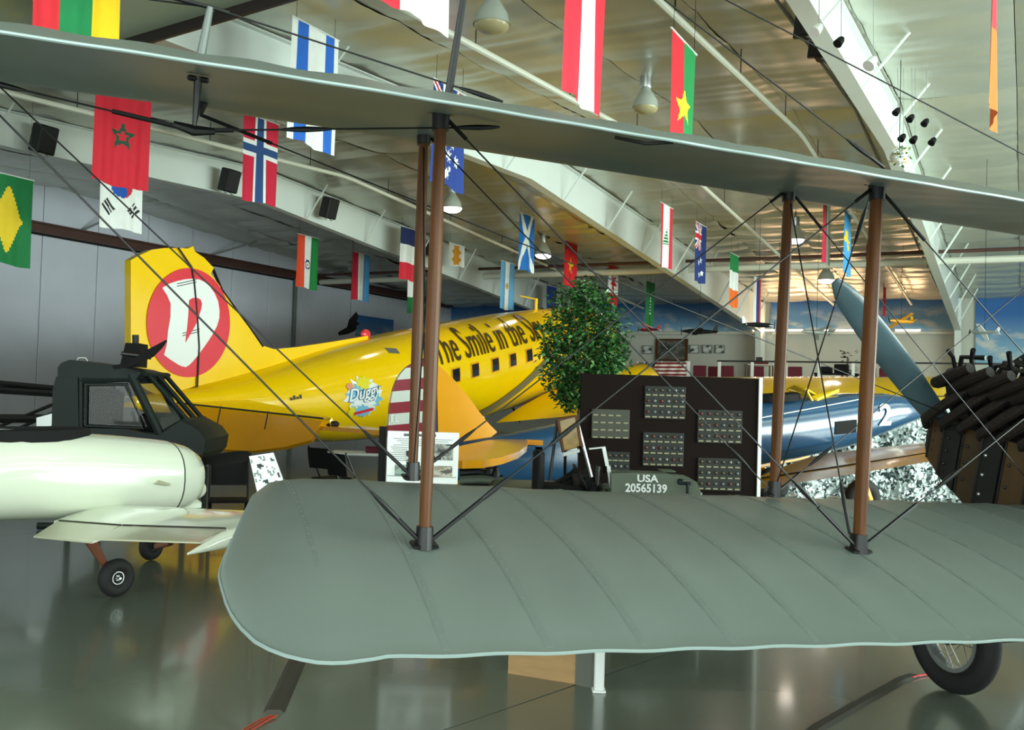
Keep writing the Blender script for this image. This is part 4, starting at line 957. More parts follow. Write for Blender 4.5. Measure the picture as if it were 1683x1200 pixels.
def f_ausl(x, y):
    if y < .42 and x < .9: return jack(x / .9, y / .42)
    for cx, cy, r in ((.5, .70, .13), (.80, .70, .12), (.54, .82, .07), (.42, .88, .12), (.62, .56, .11), (.33, .58, .15)):
        if star(x, y, cx, cy, r, AS, 7, .45): return W_
    return (38, 66, 146)
def f_nz(x, y):
    if y < .45 and x < .62: return jack(x / .62, y / .45)
    for cx, cy in ((.35, .66), (.7, .82), (.45, .86), (.62, .6)):
        if star(x, y, cx, cy, .10, AS): return W_
    return (26, 50, 116)
def f_india(x, y):
    d = math.hypot(x - .5, (y - .55) * AS); return (30, 40, 110) if .10 < d < .15 or d < .03 else ((226, 72, 36), W_, (18, 124, 54))[min(2, int(x * 3))]
def f_argen(x, y): return (214, 160, 60) if math.hypot(x - .5, (y - .5) * AS) < .12 else ((96, 162, 206), W_, (96, 162, 206))[min(2, int(x * 3))]
def f_scot(x, y):
    return W_ if abs(abs(x - .5) - abs(y - .42) * .86) < .10 else (28, 112, 196)
def f_viet(x, y): return (246, 206, 30) if star(x, y, .5, .58, .30, AS) else ((170, 26, 40) if y < .26 else (216, 30, 40))
def f_can(x, y):
    if y < .25 or y > .75: return (196, 26, 44)
    d = abs(x - .5); return (196, 26, 44) if star(x, y, .5, .5, .34, AS * .8, 7, .45) else W_
def f_leb(x, y):
    if x < .24 or x > .76: return (214, 40, 64)
    return (20, 132, 72) if .38 < y < .64 and abs(x - .5) < (y - .36) * .75 and (y * 20) % 1 > .2 else W_
def f_saudi(x, y): return (210, 230, 216) if .42 < x < .58 and .25 < y < .75 and math.sin(y * 90) > .2 else (22, 122, 66)
def f_kaz(x, y): return (244, 204, 30) if star(x, y, .45 + .1 * (y > .5), .45, .42, AS * 1.3, 8, .7) else (72, 156, 214)
def f_geo(x, y): return W_ if .30 < y < .46 else (178, 26, 52)
def f_braz(x, y): return (232, 200, 40) if abs(x - .5) * 1.1 + abs(y - .5) * .9 < .36 else (16, 116, 60)
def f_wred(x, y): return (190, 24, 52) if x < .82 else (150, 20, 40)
def f_spain(x, y): return (222, 48, 62) if y < .5 else (236, 110, 40)
def f_gold(x, y): return (206, 140, 30) if abs(x - .5) < .34 - .22 * abs(math.sin(y * 9)) and .06 < y < .94 else (222, 226, 220)
NF = 0
def flag(px, py, Y, f, label, w=.91, h=1.52, nx=30, ny=46, amp=.03, hem=True):
    global NF; NF += 1; rr = random.Random(NF)
    o0 = P(px, py, Y); ph = rr.uniform(0, 6); k1 = rr.uniform(1.2, 2.0)
    t = thing('flag', label, 'flag', o0, 'national flags hung from the roof')
    b = MB()
    def pos(i, j):
        x, y = i / nx, j / ny; d = amp * (.25 + .75 * y) * (math.sin(2 * PI * k1 * x + ph + .8 * y) + .4 * math.sin(2 * PI * (k1 * 2.3) * x + 2 * ph))
        return o0 + U * (w * (x + .02 * y * math.sin(ph))) + VV * d - vec(0, 0, h * y + .02 * math.sin(5 * x + ph) * y)
    b.v = [pos(i, j) for j in range(ny + 1) for i in range(nx + 1)]
    for j in range(ny):
        for i in range(nx):
            b.cc = f((i + .5) / nx, (j + .5) / ny); q = j * (nx + 1) + i; b.face((q, q + 1, q + nx + 2, q + nx + 1))
    b.build('cloth', m_flag, t, smooth=60)
    MB().tube([o0 - U * .02, o0 + U * (w + .02)], .012, 6).build('hanging_rod', m_white, t)
    for x in (.08, .92):
        a = o0 + U * (w * x); uu = a.dot(U); MB().tube([a, vec(a.x, a.y, max(a.z + .05, zc(uu) - .05))], .003, 4).build('cord', m_wire, t)
flag(58, -210, 8.2, f_lith, 'flag of red green and yellow upright bands above the wing, at top left', nx=36, ny=40)
flag(160, 102, 12.6, f_moroc, 'plain crimson flag with a dark green star outline', nx=44, ny=74)
flag(166, 222, 16.4, f_korea, 'white flag with a red and blue disc and black bars', nx=44, ny=74)
flag(400, 183, 17, f_norw, 'red flag with a blue cross edged white', nx=48, ny=80)
flag(481, 26, 12.0, f_isr, 'white flag with two upright blue bands', nx=44, ny=60)
flag(936, -128, 8.6, f_aust, 'red white red upright striped flag, largest of its kind', nx=40, ny=50)
flag(1104, 46, 10.7, f_burk, 'red and green flag with a yellow star', nx=48, ny=80)
flag(624, -320, 7.8, f_pole, 'white flag with a red left band above the wing, mostly out of view', w=1.1)
flag(713, 128, 14.3, f_ausl, 'blue flag with white stars behind the brown strut', nx=48, ny=80)
flag(490, 384, 28, f_india, 'flag of orange white and green upright bands with a small wheel')
flag(580, 413, 31, vs((190, 24, 50), W_, (84, 158, 214)), 'flag of crimson white and pale blue upright bands')
flag(659, 371, 28, hs3((28, 44, 92), W_, (214, 36, 56)), 'flag of navy white and red bands stacked, beside the pair of struts')
flag(670, 432, 30, hs3((18, 110, 60), W_, (18, 110, 60)), 'green white green flag behind the pair of struts')
flag(738, 398, 30, f_gold, 'small white flag with a ragged golden emblem', w=.95, h=.68)
flag(824, 428, 31, f_argen, 'pale blue and white upright striped flag with a gold sun')
flag(854, 348, 26, f_scot, 'blue flag with a white diagonal cross', nx=40, ny=60)
flag(929, 387, 30, f_viet, 'red flag with a yellow star above the tree', nx=36, ny=60)
flag(898, 468, 36.5, vs((30, 56, 140)), 'plain dark blue flag behind the tree top', h=1.2)
flag(1001, 425, 33, f_can, 'red and white flag with a red leaf beside the tree', nx=36, ny=60)
flag(1063, 461, 34, f_saudi, 'green flag with pale script hanging before the sky mural')
flag(1086, 332, 23.5, f_leb, 'red white red flag with a green tree', nx=40, ny=60)
flag(1144, 364, 25, f_nz, 'navy flag with a small crossed corner and stars', nx=40, ny=60)
flag(1201, 415, 28, hs3((18, 132, 70), W_, (238, 112, 40)), 'flag of green white and orange bands stacked')
flag(1240, 454, 31, vs(W_, (40, 70, 150), (214, 40, 70)), 'flag of white blue and red upright bands left of the rear right strut')
flag(1353, 326, 23.5, vs((206, 40, 70), (206, 40, 70), (20, 150, 80), W_, W_), 'flag of red green and white upright bands between the right pair of struts')
flag(1389, 344, 23.5, f_kaz, 'pale blue flag with a yellow burst')
flag(1424, 400, 28, f_geo, 'dark red flag with a white band, partly behind the front right strut')
flag(1451, 446, 34, f_wred, 'narrow maroon flag just right of the front right strut')
flag(-26, 278, 16.2, f_braz, 'green flag with a yellow lozenge at the left edge')
flag(1634, -110, 8.6, f_spain, 'red and orange flag at the upper right edge', w=1.0)

# ================================================================== SPEAKERS AND LAMPS
m_spk = mat('black_speaker_cabinet', (16, 15, 15), .6); m_grl = mat('speaker_grille', (28, 28, 28), .8)
def speaker(px, py, v, sz, label, tilt=.25):
    c = Pv(px, py, v); t = thing('loudspeaker', label, 'loudspeaker', c, 'loudspeakers on the roof frames')
    Z = (vec(0, 0, 1) + VV * tilt).normalized(); Yx = (VV - Z * VV.dot(Z)).normalized(); X = Yx.cross(Z)
    MB().bbox(c, (sz * .72, sz * .55, sz), .02, (X, Yx, Z)).build('cabinet', m_spk, t)
    MB().bbox(c + Yx * sz * .28, (sz * .64, .02, sz * .92), .008, (X, Yx, Z)).build('grille', m_grl, t)
    for e in (-.2, .2):
        MB().tube([c - Z * sz * .5 + X * e * sz, c - Z * sz * .56 + X * e * sz + Yx * .05, c - Z * sz * .56 + X * e * sz + Yx * .1], .012, 6).build('mounting_eye', m_alu, t)
    MB().box(c - Yx * sz * .34, (.06, .14, .3), (X, Yx, Z)).build('bracket', m_black, t)
speaker(72, 229, -16.15, .52, 'black loudspeaker on the white roof frame, at the far left')
speaker(377, 297, -16.15, .52, 'black loudspeaker on the roof frame beside the red flag with the blue cross')
speaker(541, 342, -16.15, .54, 'black loudspeaker on the roof frame above the crimson white and pale blue flag')
speaker(712, 408, -16.15, .52, 'black loudspeaker on the roof frame behind the left brown strut')
speaker(1330, 42, -2.35, .30, 'small black loudspeaker at the top of the bright roof frame', .1)
speaker(1354, 76, -2.40, .36, 'black loudspeaker next below the small one on the bright roof frame', .1)
m_lamp = mat('lamp_glow', (255, 244, 236), .5, emit=9); m_bell = mat('frosted_lamp_bell', (196, 204, 194), .2, .2, coat=.3); m_lens = mat('unlit_lamp_lens', (170, 160, 120), .3)
def lamp(px, py, Y, dia, lit, label, warm=(1, .84, .66), pw=55):
    c = P(px, py, Y); t = thing('high_bay_lamp', label, 'lamp', c, 'high bay lamps')
    r = dia / 2
    MB().lathe(c + vec(0, 0, r * 1.55), (0, 0, -1), [(0, .03), (.0, r * .35), (r * .25, r * .42), (r * .5, r * .62), (r * 1.0, r * .9), (r * 1.5, r), (r * 1.53, r * 1.02), (r * 1.5, r * .97), (r * .9, r * .8)], 22, cap=False).build('bell', m_bell, t)
    MB().lathe(c + vec(0, 0, r * .12), (0, 0, -1), [(0, .02), (0, r * .96), (r * .14, r * .95), (r * .34, r * .82), (r * .48, r * .5), (r * .53, .01)], 20).build('lens', m_lamp if lit else m_lens, t)
    MB().lathe(c + vec(0, 0, r * 1.5), (0, 0, 1), [(0, .09), (.02, .1), (.24, .1), (.28, .05), (.29, .01)], 14).build('ballast', m_alu, t)
    MB().tube([c + vec(0, 0, r * 1.5 + .28), vec(c.x, c.y, max(c.z + r * 1.5 + .35, zc(c.dot(U)) - .06))], .012, 6).build('hanger', m_black, t)
    if lit:
        l = bpy.data.lights.new('lamp_light', 'SPOT'); l.energy = pw; l.color = warm; l.shadow_soft_size = r * .7; l.spot_size = 2.9; l.spot_blend = .5
        o = bpy.data.objects.new('lamp_light', l); COL.objects.link(o); o.parent = t; o.location = (0, 0, -r * .46)
lamp(808, 42, 12.0, .46, False, 'unlit glass bell lamp near the top centre')
lamp(1061, 178, 15.5, .42, False, 'unlit glass bell lamp left of the red and green flag with a star')
lamp(743, 343, 24, .50, True, 'glowing bell lamp just right of the left brown strut')
lamp(893, 420, 29.5, .50, True, 'glowing bell lamp beside the blue flag with the white diagonal cross')
lamp(1207, 301, 20.5, .38, True, 'glowing bell lamp tucked under the upper wing')
lamp(1307, 395, 25, .46, True, 'glowing bell lamp just right of the rear right strut')
lamp(1358, 461, 30, .50, True, 'glowing bell lamp beside the grey propeller tip')
lamp(1006, 478, 35.6, .42, True, 'glowing bell lamp behind the flag with the red leaf')

# ================================================================== DISPLAY BOARDS
bd_Y = 10.3; bx = vec(1, 0.0, 0); bn = vec(0, -1, 0)
b0, b1 = P(955, 618, bd_Y), P(1247, 618, bd_Y); bw = (b1.x - b0.x); zt = (b0.z + b1.z) / 2
board = thing('display_board', 'tall dark brown display board with mounted cases of small badges beside the tree', 'display board', ((b0.x + b1.x) / 2, bd_Y, 0))
m_brown = mat('dark_brown_felt', (27, 20, 18), .9, var=.08, vs=20, spec=.1)
MB().bbox(((b0.x + b1.x) / 2, bd_Y + .02, zt - .62), (bw, .04, 1.24), .006).build('panel', m_brown, board, smooth=0)
MB().box((b1.x + .02, bd_Y + .01, zt - .64), (.035, .07, 1.30)).build('edge_trim', m_white, board, smooth=0)
for x in (b0.x + .12, b1.x - .12):
    MB().box((x, bd_Y + .05, (zt - 1.2) / 2), (.05, .05, zt - 1.2)).build('leg', m_wood, board, smooth=0); MB().box((x, bd_Y + .05, .02), (.06, .5, .04)).build('foot', m_wood, board, smooth=0)
m_case = mat('dark_case_felt', (24, 27, 23), .7); m_case2 = mat('grey_green_felt', (62, 64, 54), .7); m_lab = mat('cream_label', (140, 134, 104), .6)
bcols = [mat('badge_' + n, c, .4, .3) for n, c in (('silver', (112, 114, 110)), ('red', (88, 34, 28)), ('bronze', (74, 56, 34)), ('grey', (90, 94, 98)), ('dull', (60, 60, 56)))]
cr_ = random.Random(5)
proto_b = {}
def bpt(px, py, off=0.0): p = P(px, py, bd_Y - off); return p
for ci, (x0, y0, x1, y1, rows, cols, gr) in enumerate(((1060, 634, 1126, 690, 3, 6, 0), (1057, 710, 1123, 768, 3, 6, 0), (1147, 673, 1219, 730, 3, 6, 0), (1147, 752, 1217, 808, 3, 6, 0), (973, 672, 1034, 722, 4, 5, 1), (997, 742, 1034, 778, 2, 4, 0))):
    a, b = bpt(x0, y0, .02), bpt(x1, y1, .02); c = (a + b) / 2
    cs = MB().bbox((c.x, bd_Y - .012, c.z), (b.x - a.x, .026, a.z - b.z), .004).build('badge_case', m_case2 if gr else m_case, board, smooth=0)
    dx, dz = (b.x - a.x) / cols, (a.z - b.z) / rows
    for r_ in range(rows):
        for k in range(cols):
            if gr and (r_ + k) % 5 == 4 and r_ == 0: continue
            m = cr_.choice(bcols); px_, pz_ = a.x + dx * (k + .5), a.z - dz * (r_ + .36)
            if not gr:
                key = m.name
                if key not in proto_b: proto_b[key] = MB().lathe((0, 0, 0), (0, -1, 0), [(0, .017), (.008, .015), (.014, .006), (.015, .001)], 8).build('badge', m, cs, smooth=40, local=True)
                else:
                    q = proto_b[key].copy(); COL.objects.link(q); q.parent = cs
                    proto_b[key] = proto_b[key]; q.location = vec(px_, bd_Y - .026, pz_) - ORG[board.name]; continue
                proto_b[key].location = vec(px_, bd_Y - .026, pz_) - ORG[board.name]
            MBL = 'label_mesh'
            if MBL not in proto_b:
                proto_b[MBL] = MB().box((0, 0, 0), (.050, .006, .014)).build('name_label', m_lab, cs, smooth=0, local=True); l = proto_b[MBL]
            else: l = proto_b[MBL].copy(); COL.objects.link(l); l.parent = cs
            l.location = vec(px_, bd_Y - .028, a.z - dz * (r_ + .82)) - ORG[board.name]
        if not gr:
            for k in range(cols):
                l = proto_b['label_mesh'].copy() if 'label_mesh' in proto_b else MB().box((0, 0, 0), (.050, .006, .014)).build('name_label', m_lab, cs, smooth=0, local=True)
                if 'label_mesh' in proto_b: COL.objects.link(l); l.parent = cs
                else: proto_b['label_mesh'] = l
                l.location = vec(a.x + dx * (k + .5), bd_Y - .028, a.z - dz * (r_ + .82)) - ORG[board.name]
# white information poster
pY = 8.5; a, b = P(637, 708, pY), P(752, 789, pY); pc = (a + b) / 2; pw_, ph_ = b.x - a.x, a.z - b.z
po = thing('information_poster', 'white information poster with headline, paragraphs and small photographs, behind the left struts', 'poster', (pc.x, pY, 0))
MB().bbox((pc.x, pY + .01, pc.z - .02), (pw_, .02, ph_ + .04), .004).build('sheet', m_wdecal, po, smooth=0)
m_txt = mat('grey_print', (96, 100, 100), .6); m_dk = mat('black_print', (40, 42, 42), .6)
def on_po(u_, v_): return vec(a.x + pw_ * u_, pY - .003, a.z - ph_ * v_)
for u_, w_ in ((.285, .11), (.45, .16), (.63, .10)): MB().box(on_po(u_, .075), (pw_ * w_, .003, .022)).build('headline_word', m_txt, po, smooth=0)
for i in range(4): MB().box(on_po(.5, .16 + i * .045), (pw_ * (.82 - .1 * (i % 3)), .003, .004)).build('text_line', m_txt, po, smooth=0)
for i in range(8): MB().box(on_po(.18 + .0 * i, .34 + i * .04), (pw_ * (.26 - .04 * (i % 3)), .003, .004)).build('text_line', m_txt, po, smooth=0)
def photo(cx, cy, w_, h_, seed, par, fn, name='photograph', pal=((60, 64, 62), (120, 124, 118), (170, 172, 164), (30, 32, 32)), nx=16, ny=12, nrm=vec(0, -1, 0), fx=3.0):
    rr = random.Random(seed); p_ = [rr.uniform(0, 9) for _ in range(6)]; bb = MB(); 
    bb.v = [fn(cx + w_ * (i / nx - .5), cy + h_ * (j / ny - .5)) + nrm * .004 for j in range(ny + 1) for i in range(nx + 1)]
    for j in range(ny):
        for i in range(nx):
            q = math.sin(i * fx / nx * 2 + p_[0] + 1.3 * math.sin(j * 4 / ny + p_[1])) + math.sin(j * fx / ny * 2.4 + p_[2] + i * 2 / nx) + .5 * rr.uniform(-1, 1)
            bb.cc = pal[max(0, min(len(pal) - 1, int((q + 2.2) / 4.4 * len(pal))))]; k = j * (nx + 1) + i; bb.face((k, k + nx + 1, k + nx + 2, k + 1))
    return bb.build(name, m_print, par, smooth=0)
photo(.76, .42, .33, .34, 1, po, on_po); photo(.30, .83, .36, .24, 2, po, on_po, pal=((70, 100, 80), (150, 170, 160), (110, 130, 120))); photo(.74, .83, .36, .24, 3, po, on_po, pal=((150, 140, 120), (190, 186, 170), (90, 84, 76)))
photo(.33, .52, .12, .22, 4, po, on_po, pal=((20, 22, 24), (50, 52, 54), (210, 212, 210)))
MB().box(on_po(.5, .95), (pw_ * .96, .003, .004)).build('text_line', m_dk, po, smooth=0)
for x in (pc.x - .22, pc.x + .22): MB().tube([(x, pY + .04, pc.z - ph_ * .5 - .02), (x, pY + .06, 0.01)], .016, 8).build('stand_leg', m_black, po)
q = P(627, 720, pY + .05); MB().box((q.x + .01, pY + .06, q.z - .25), (.06, .05, .7)).build('stand_post', m_blackmat, po, smooth=0)
MB().box((pc.x, pY + .06, .02), (.6, .4, .04)).build('stand_base', m_black, po, smooth=0)
# small black and white picture board leaning on the far side of the wing tip
wbY = 6.6; wa, wb2, wc_, wd_ = P(410, 750, wbY), P(449, 744, wbY), P(468, 796, wbY), P(424, 812, wbY)
pb = thing('picture_board', 'leaning board with a black and white photograph beside the grey wing tip', 'board', ((wa.x + wc_.x) / 2, wbY, 0))
def on_pb(u_, v_): return (wa.lerp(wb2, u_)).lerp(wd_.lerp(wc_, u_), v_)
MB().prism([wa, wb2, wc_, wd_], (0, .02, 0)).build('sheet', m_wdecal, pb, smooth=0)
photo(.5, .5, .92, .92, 8, pb, on_pb, pal=((30, 36, 36), (220, 232, 230), (236, 242, 240), (240, 244, 244), (120, 140, 136), (240, 244, 244)), nx=14, ny=18, nrm=vec(0, -4.5, 0), fx=5)
MB().tube([on_pb(.5, .9) + vec(0, .03, 0), vec(on_pb(.5, 1).x, wbY + .2, .01)], .015, 6).build('stand_leg', m_wood, pb)
MB().tube([on_pb(.1, .95) + vec(0, .03, 0), vec(on_pb(0, 1).x - .03, wbY + .0, .01)], .012, 6).build('stand_leg', m_wood, pb)
# framed picture on a silver easel
eY = 10.1
ez = thing('easel_picture', 'framed picture under glass on a leaning silver easel, left of the brown board', 'easel', P(955, 812, eY))
fa = [P(917, 690, eY), P(947, 684, eY), P(955, 733, eY), P(926, 742, eY)]
MB().prism(fa, (0, .02, 0)).build('picture', mat('painted_yellow_reflection', (140, 112, 50), .2, var=.5, vs=7), ez, smooth=0)  # amber colour paints in a yellow reflection on the glass
MB().tube(fa + fa[:1], .022, 6).build('frame', m_wood, ez)
MB().tube([P(946, 682, eY + .06), P(977, 803, eY + .06), vec(P(985, 830, eY + .06).x, eY + .1, .01)], .018, 8).build('easel_leg', m_alu, ez)
MB().tube([P(916, 690, eY + .06), vec(P(890, 830, eY).x, eY + .06, .01)], .016, 8).build('easel_leg', m_black, ez)
MB().tube([P(930, 690, eY + .06), vec(P(935, 830, eY).x, eY + .7, .01)], .016, 8).build('easel_leg', m_black, ez)
MB().prism([P(925, 744, eY), P(952, 738, eY), P(953, 743, eY), P(926, 750, eY)], (0, .06, 0)).build('ledge', m_alu, ez)
# ================================================================== ARMY VEHICLE BEHIND THE WING
jY = 8.6
jp = thing('army_vehicle', 'olive army vehicle with white stencilled bonnet number, partly hidden by the wing', 'vehicle', P(1075, 850, jY))
hx0 = [(1002, 776), (1040, 775), (1095, 777), (1100, 780), (1128, 783), (1140, 790), (1146, 805), (1147, 850), (1002, 850)]
MB().prism([P(x, y, jY) for x, y in hx0], (0, .3, 0)).build('bonnet', m_olive, jp, smooth=25)
for p in [P(1075, 776, jY)]: MB().bbox((p.x + .13, jY + .15, p.z + .005), (.13, .22, .015), .006).build('bonnet_rib', m_olive, jp)
MB().bbox(P(1125, 792, jY - .16), (.12, .03, .05), .01).build('latch_plate', m_heli, jp); MB().tube([P(1122, 790, jY - .18), P(1136, 790, jY - .18)], .014, 6).build('latch', m_olive, jp)
MB().tube([P(1130, 792, jY - .17), P(1130, 812, jY - .17)], .012, 6).build('latch_strap', m_heli, jp)
m_sten = mat('white_stencil', (222, 228, 224), .5)
o_ = P(1024, 805, jY); text_mesh('20565139', lambda x, y, l: o_ + vec(x * .0895, -.156 - .003 * l, y * .098), 'stencil_number', m_sten, jp, bold=.03, label='white stencilled 20565139')
o2_ = P(1043, 789, jY); text_mesh('USA', lambda x, y, l: o2_ + vec(x * .098, -.156 - .003 * l, y * .085), 'stencil_lettering', m_sten, jp, bold=.03, label='white stencilled USA')
q0 = P(1002, 800, jY); jx0 = q0.x
MB().bbox((jx0 - .52, jY + .45, .62), (1.1, 1.3, .42), .05).build('body_tub', m_olive, jp); MB().bbox((jx0 + .45, jY - .12, .78), (.85, .36, .06), .03).build('front_fender', m_olive, jp)
MB().bbox((jx0 + .45, jY + 1.05, .78), (.85, .36, .06), .03).build('front_fender', m_olive, jp); MB().bbox((jx0 + .78, jY + .45, .62), (.06, .9, .5), .02).build('grille', m_olive, jp)
for x in (.42, -.75):
    for yy in (-.12, 1.02): wheel((jx0 + x, jY + yy, .35), (0, 1, 0), .35, .10, jp, rim=m_olive, disc=True)
MB().bbox((jx0 - .62, jY + .18, .98), (.10, .42, .42), .04).build('seat_back', m_blackmat, jp); MB().bbox((jx0 - .42, jY + .18, .82), (.42, .42, .12), .04).build('seat', m_blackmat, jp)
MB().tube([vec(jx0 - .22, jY + .18, .9) + (vec(-.5, 0, .87) * math.cos(t) + vec(0, 1, 0) * math.sin(t)) * .17 for t in [2 * PI * i / 18 for i in range(19)]], .014, 6).build('steering_wheel', m_black, jp)
MB().tube([vec(jx0 - .22, jY + .18, .9), vec(jx0 - .02, jY + .18, .72)], .016, 6).build('steering_column', m_black, jp)
for (xa, ya), (xb, yb), m in (((992, 735), (998, 766), m_alu), ((1000, 766), (1006, 812), m_alu)): MB().prism([P(xa - 3, ya, jY), P(xa + 3, ya, jY), P(xb + 3, yb, jY), P(xb - 3, yb, jY)], (0, .03, 0)).build('windscreen_frame', m, jp, smooth=0)
MB().tube([P(968, 738, jY), P(995, 735, jY)], .01, 6).build('windscreen_frame', m_alu, jp)
rq = random.Random(21)
for k in range(9):
    x, y = rq.uniform(926, 990), rq.uniform(748, 800); p = P(x, y, jY + .1 + rq.uniform(0, .3))
    MB().tube([p, p + vec(rq.uniform(-.12, .12), rq.uniform(-.1, .1), rq.uniform(-.14, .02)), p + vec(rq.uniform(-.1, .1), 0, -.26)], rq.uniform(.03, .06), 8).build('kit_roll', rq.choice([m_cowld, m_rust, m_blackmat]), jp)
# dark machine on a stand, right of the poster
gY = 10.4; g0 = P(755, 812, gY)
ge = thing('engine_display', 'dark engine with pipes on a low stand, right of the white poster', 'engine', (P(795, 780, gY).x, gY, 0))
for k, (x0, x1, y, r) in enumerate(((756, 828, 790, .05), (756, 815, 777, .045), (760, 806, 767, .035), (770, 826, 784, .03))): MB().tube([P(x0, y, gY + .05 * k), P((x0 + x1) / 2, y - 2, gY + .05 * k), P(x1, y + 2, gY + .05 * k)], r, 10).build('pipe', m_cowld if k % 2 else m_olive, ge)
for x, y, r in ((768, 758, .06), (780, 762, .05), (792, 764, .055), (803, 770, .05), (815, 776, .04)): MB().lathe(P(x, y + 8, gY), (0, 0, 1), [(0, r), (.05, r * 1.1), (.07, r * .8), (.1, r * .75), (.11, .01)], 12).build('cylinder_head', m_cowld, ge)
gx = P(792, 800, gY).x; MB().bbox((gx, gY + .1, .62), (.44, .3, .22), .03).build('crankcase', m_cowld, ge)
for x in (-.18, .18): MB().box((gx + x, gY + .1, .26), (.05, .3, .52)).build('stand_leg', m_wood, ge, smooth=0)
# ================================================================== FICUS TREE
tY = 11.3; t0 = P(950, 790, tY)
fi = thing('potted_tree', 'leafy green potted fig tree standing behind the brown display board', 'tree', (t0.x, tY, 0))
m_bark = mat('grey_brown_bark', (104, 84, 64), .8, var=.25, vs=12); m_leafs = [mat('fig_leaf_' + n, c, .35, var=.2, vs=9) for n, c in (('dark', (26, 58, 26)), ('mid', (48, 98, 42)), ('light', (104, 156, 92)))]
MB().lathe((t0.x, tY, 0), (0, 0, 1), [(0, .16), (.02, .18), (.30, .22), (.34, .24), (.36, .23), (.34, .20), (.31, .19), (.30, .01)], 20).build('pot', mat('terracotta_pot', (134, 74, 48), .7), fi)
cpt = P(962, 560, tY); rf = random.Random(4)
MB().tube([(t0.x, tY, .30), (t0.x + .02, tY, .9), (t0.x - .01, tY + .02, 1.45), (cpt.x, tY, 1.95)], [.035, .03, .026, .018], 8).build('trunk', m_bark, fi)
cent = []
for px, py, r, n in ((962, 482, 26, 5), (938, 500, 36, 7), (985, 505, 34, 7), (925, 540, 40, 9), (965, 545, 46, 11), (1000, 548, 36, 8), (920, 585, 36, 8), (960, 590, 46, 11), (1002, 588, 34, 8), (925, 620, 34, 7), (955, 632, 36, 8), (990, 612, 28, 5), (935, 650, 24, 4)):
    cent.append((P(px, py, tY), r / F * tY, n))
br = MB()
for c, r, n in cent:
    q = c + vec(0, rf.uniform(-.25, .25), 0); br.tube([(cpt.x, tY, 1.75), ((c.x + cpt.x) / 2, (tY + q.y) / 2, (c.z + 1.8) / 2 + .05), q], [.016, .011, .005], 6)
br.build('branches', m_bark, fi, kind='stuff')
lf = MB()
for c, r, n in cent:
    for _ in range(n * 62):
        d = vec(rf.gauss(0, 1), rf.gauss(0, 1), rf.gauss(0, 1)).normalized(); rad = r * rf.uniform(.35, 1.12); p = c + vec(d.x * rad, d.y * rad * 1.2, d.z * rad)
        a = rf.uniform(0, 2 * PI); dirn = (vec(math.cos(a), math.sin(a), rf.uniform(-1.1, .1)) + d * .5).normalized(); sd = dirn.cross(vec(rf.uniform(-1, 1), rf.uniform(-1, 1), 1)).normalized()
        L_ = rf.uniform(.055, .085); up_ = sd.cross(dirn)
        lf.cm = rf.choice((0, 0, 0, 1, 1, 1, 1, 2)); b = len(lf.v)
        lf.v += [p, p + dirn * L_ * .45 + sd * L_ * .27 + up_ * .006, p + dirn * L_, p + dirn * L_ * .45 - sd * L_ * .27 + up_ * .006]; lf.face((b, b + 1, b + 2, b + 3))
lf.build('foliage', m_leafs, fi, smooth=0, kind='stuff')
# ================================================================== MEZZANINE THINGS
def chair(loc, rz, label, m_s, group, name='padded_chair', proto=[]):
    t = thing(name, label, 'chair', loc, group)
    Z = vec(0, 0, 1); X = vec(math.cos(rz), math.sin(rz), 0); Y = vec(-math.sin(rz), math.cos(rz), 0); o = V3(loc)
    MB().bbox(o + Z * .45, (.46, .44, .06), .02, (X, Y, Z)).build('seat', m_s, t); MB().bbox(o + Z * .72 + Y * .22, (.44, .05, .36), .02, (X, Y, Z)).build('backrest', m_s, t)
    for sx in (-1, 1):
        for sy in (-1, 1):
            MB().tube([o + X * sx * .21 + Y * sy * .19 + Z * .43, o + X * sx * .22 + Y * sy * .22], .012, 6).build('leg', m_black, t)
        MB().tube([o + X * sx * .21 + Y * .2 + Z * .43, o + X * sx * .21 + Y * .23 + Z * .88], .012, 6).build('back_post', m_black, t)
    return t
zf_ = 1.92
for k, (px, d_) in enumerate(((1153, .8), (1177, 1.5), (1198, .8), (1247, .8), (1309, .8), (1429, .8), (1459, .8))):
    q = Pu(px, 620, UM + d_); chair((q.x, q.y, zf_), -TH + PI, 'maroon padded chair behind the mezzanine railing, %s from the striped banner' % ('first second third fourth fifth sixth seventh eighth'.split()[k]), m_maroon, 'maroon chairs on the mezzanine')
# striped banner tied to the railing
q0, q1 = Pu(1048, 596, UM - .05), Pu(1128, 596, UM - .05); fb = thing('banner', 'stars and stripes banner tied along the mezzanine railing', 'banner', q0)
bb = MB(); hX = (q1 - q0); nx, ny = 40, 18
for j in range(ny + 1):
    for i in range(nx + 1): bb.v.append(q0 + hX * (i / nx) + vec(0, 0, -.55 * j / ny) - U * (.02 * math.sin(i * .7 + j * .2)))
for j in range(ny):
    for i in range(nx):
        x, y = i / nx, j / ny; bb.cc = ((226, 228, 226) if (i + 2 * j) % 5 == 0 else (30, 36, 70)) if x < .32 and y < .6 else ((130, 24, 42) if int(y * 9) % 2 == 0 else (222, 220, 216)); k = j * (nx + 1) + i; bb.face((k, k + nx + 1, k + nx + 2, k + 1))
bb.build('cloth', m_flag, fb); 
for x in (0, .5, 1): MB().tube([q0 + hX * x, q0 + hX * x + vec(0, 0, .06)], .01, 5).build('tie', m_white, fb)
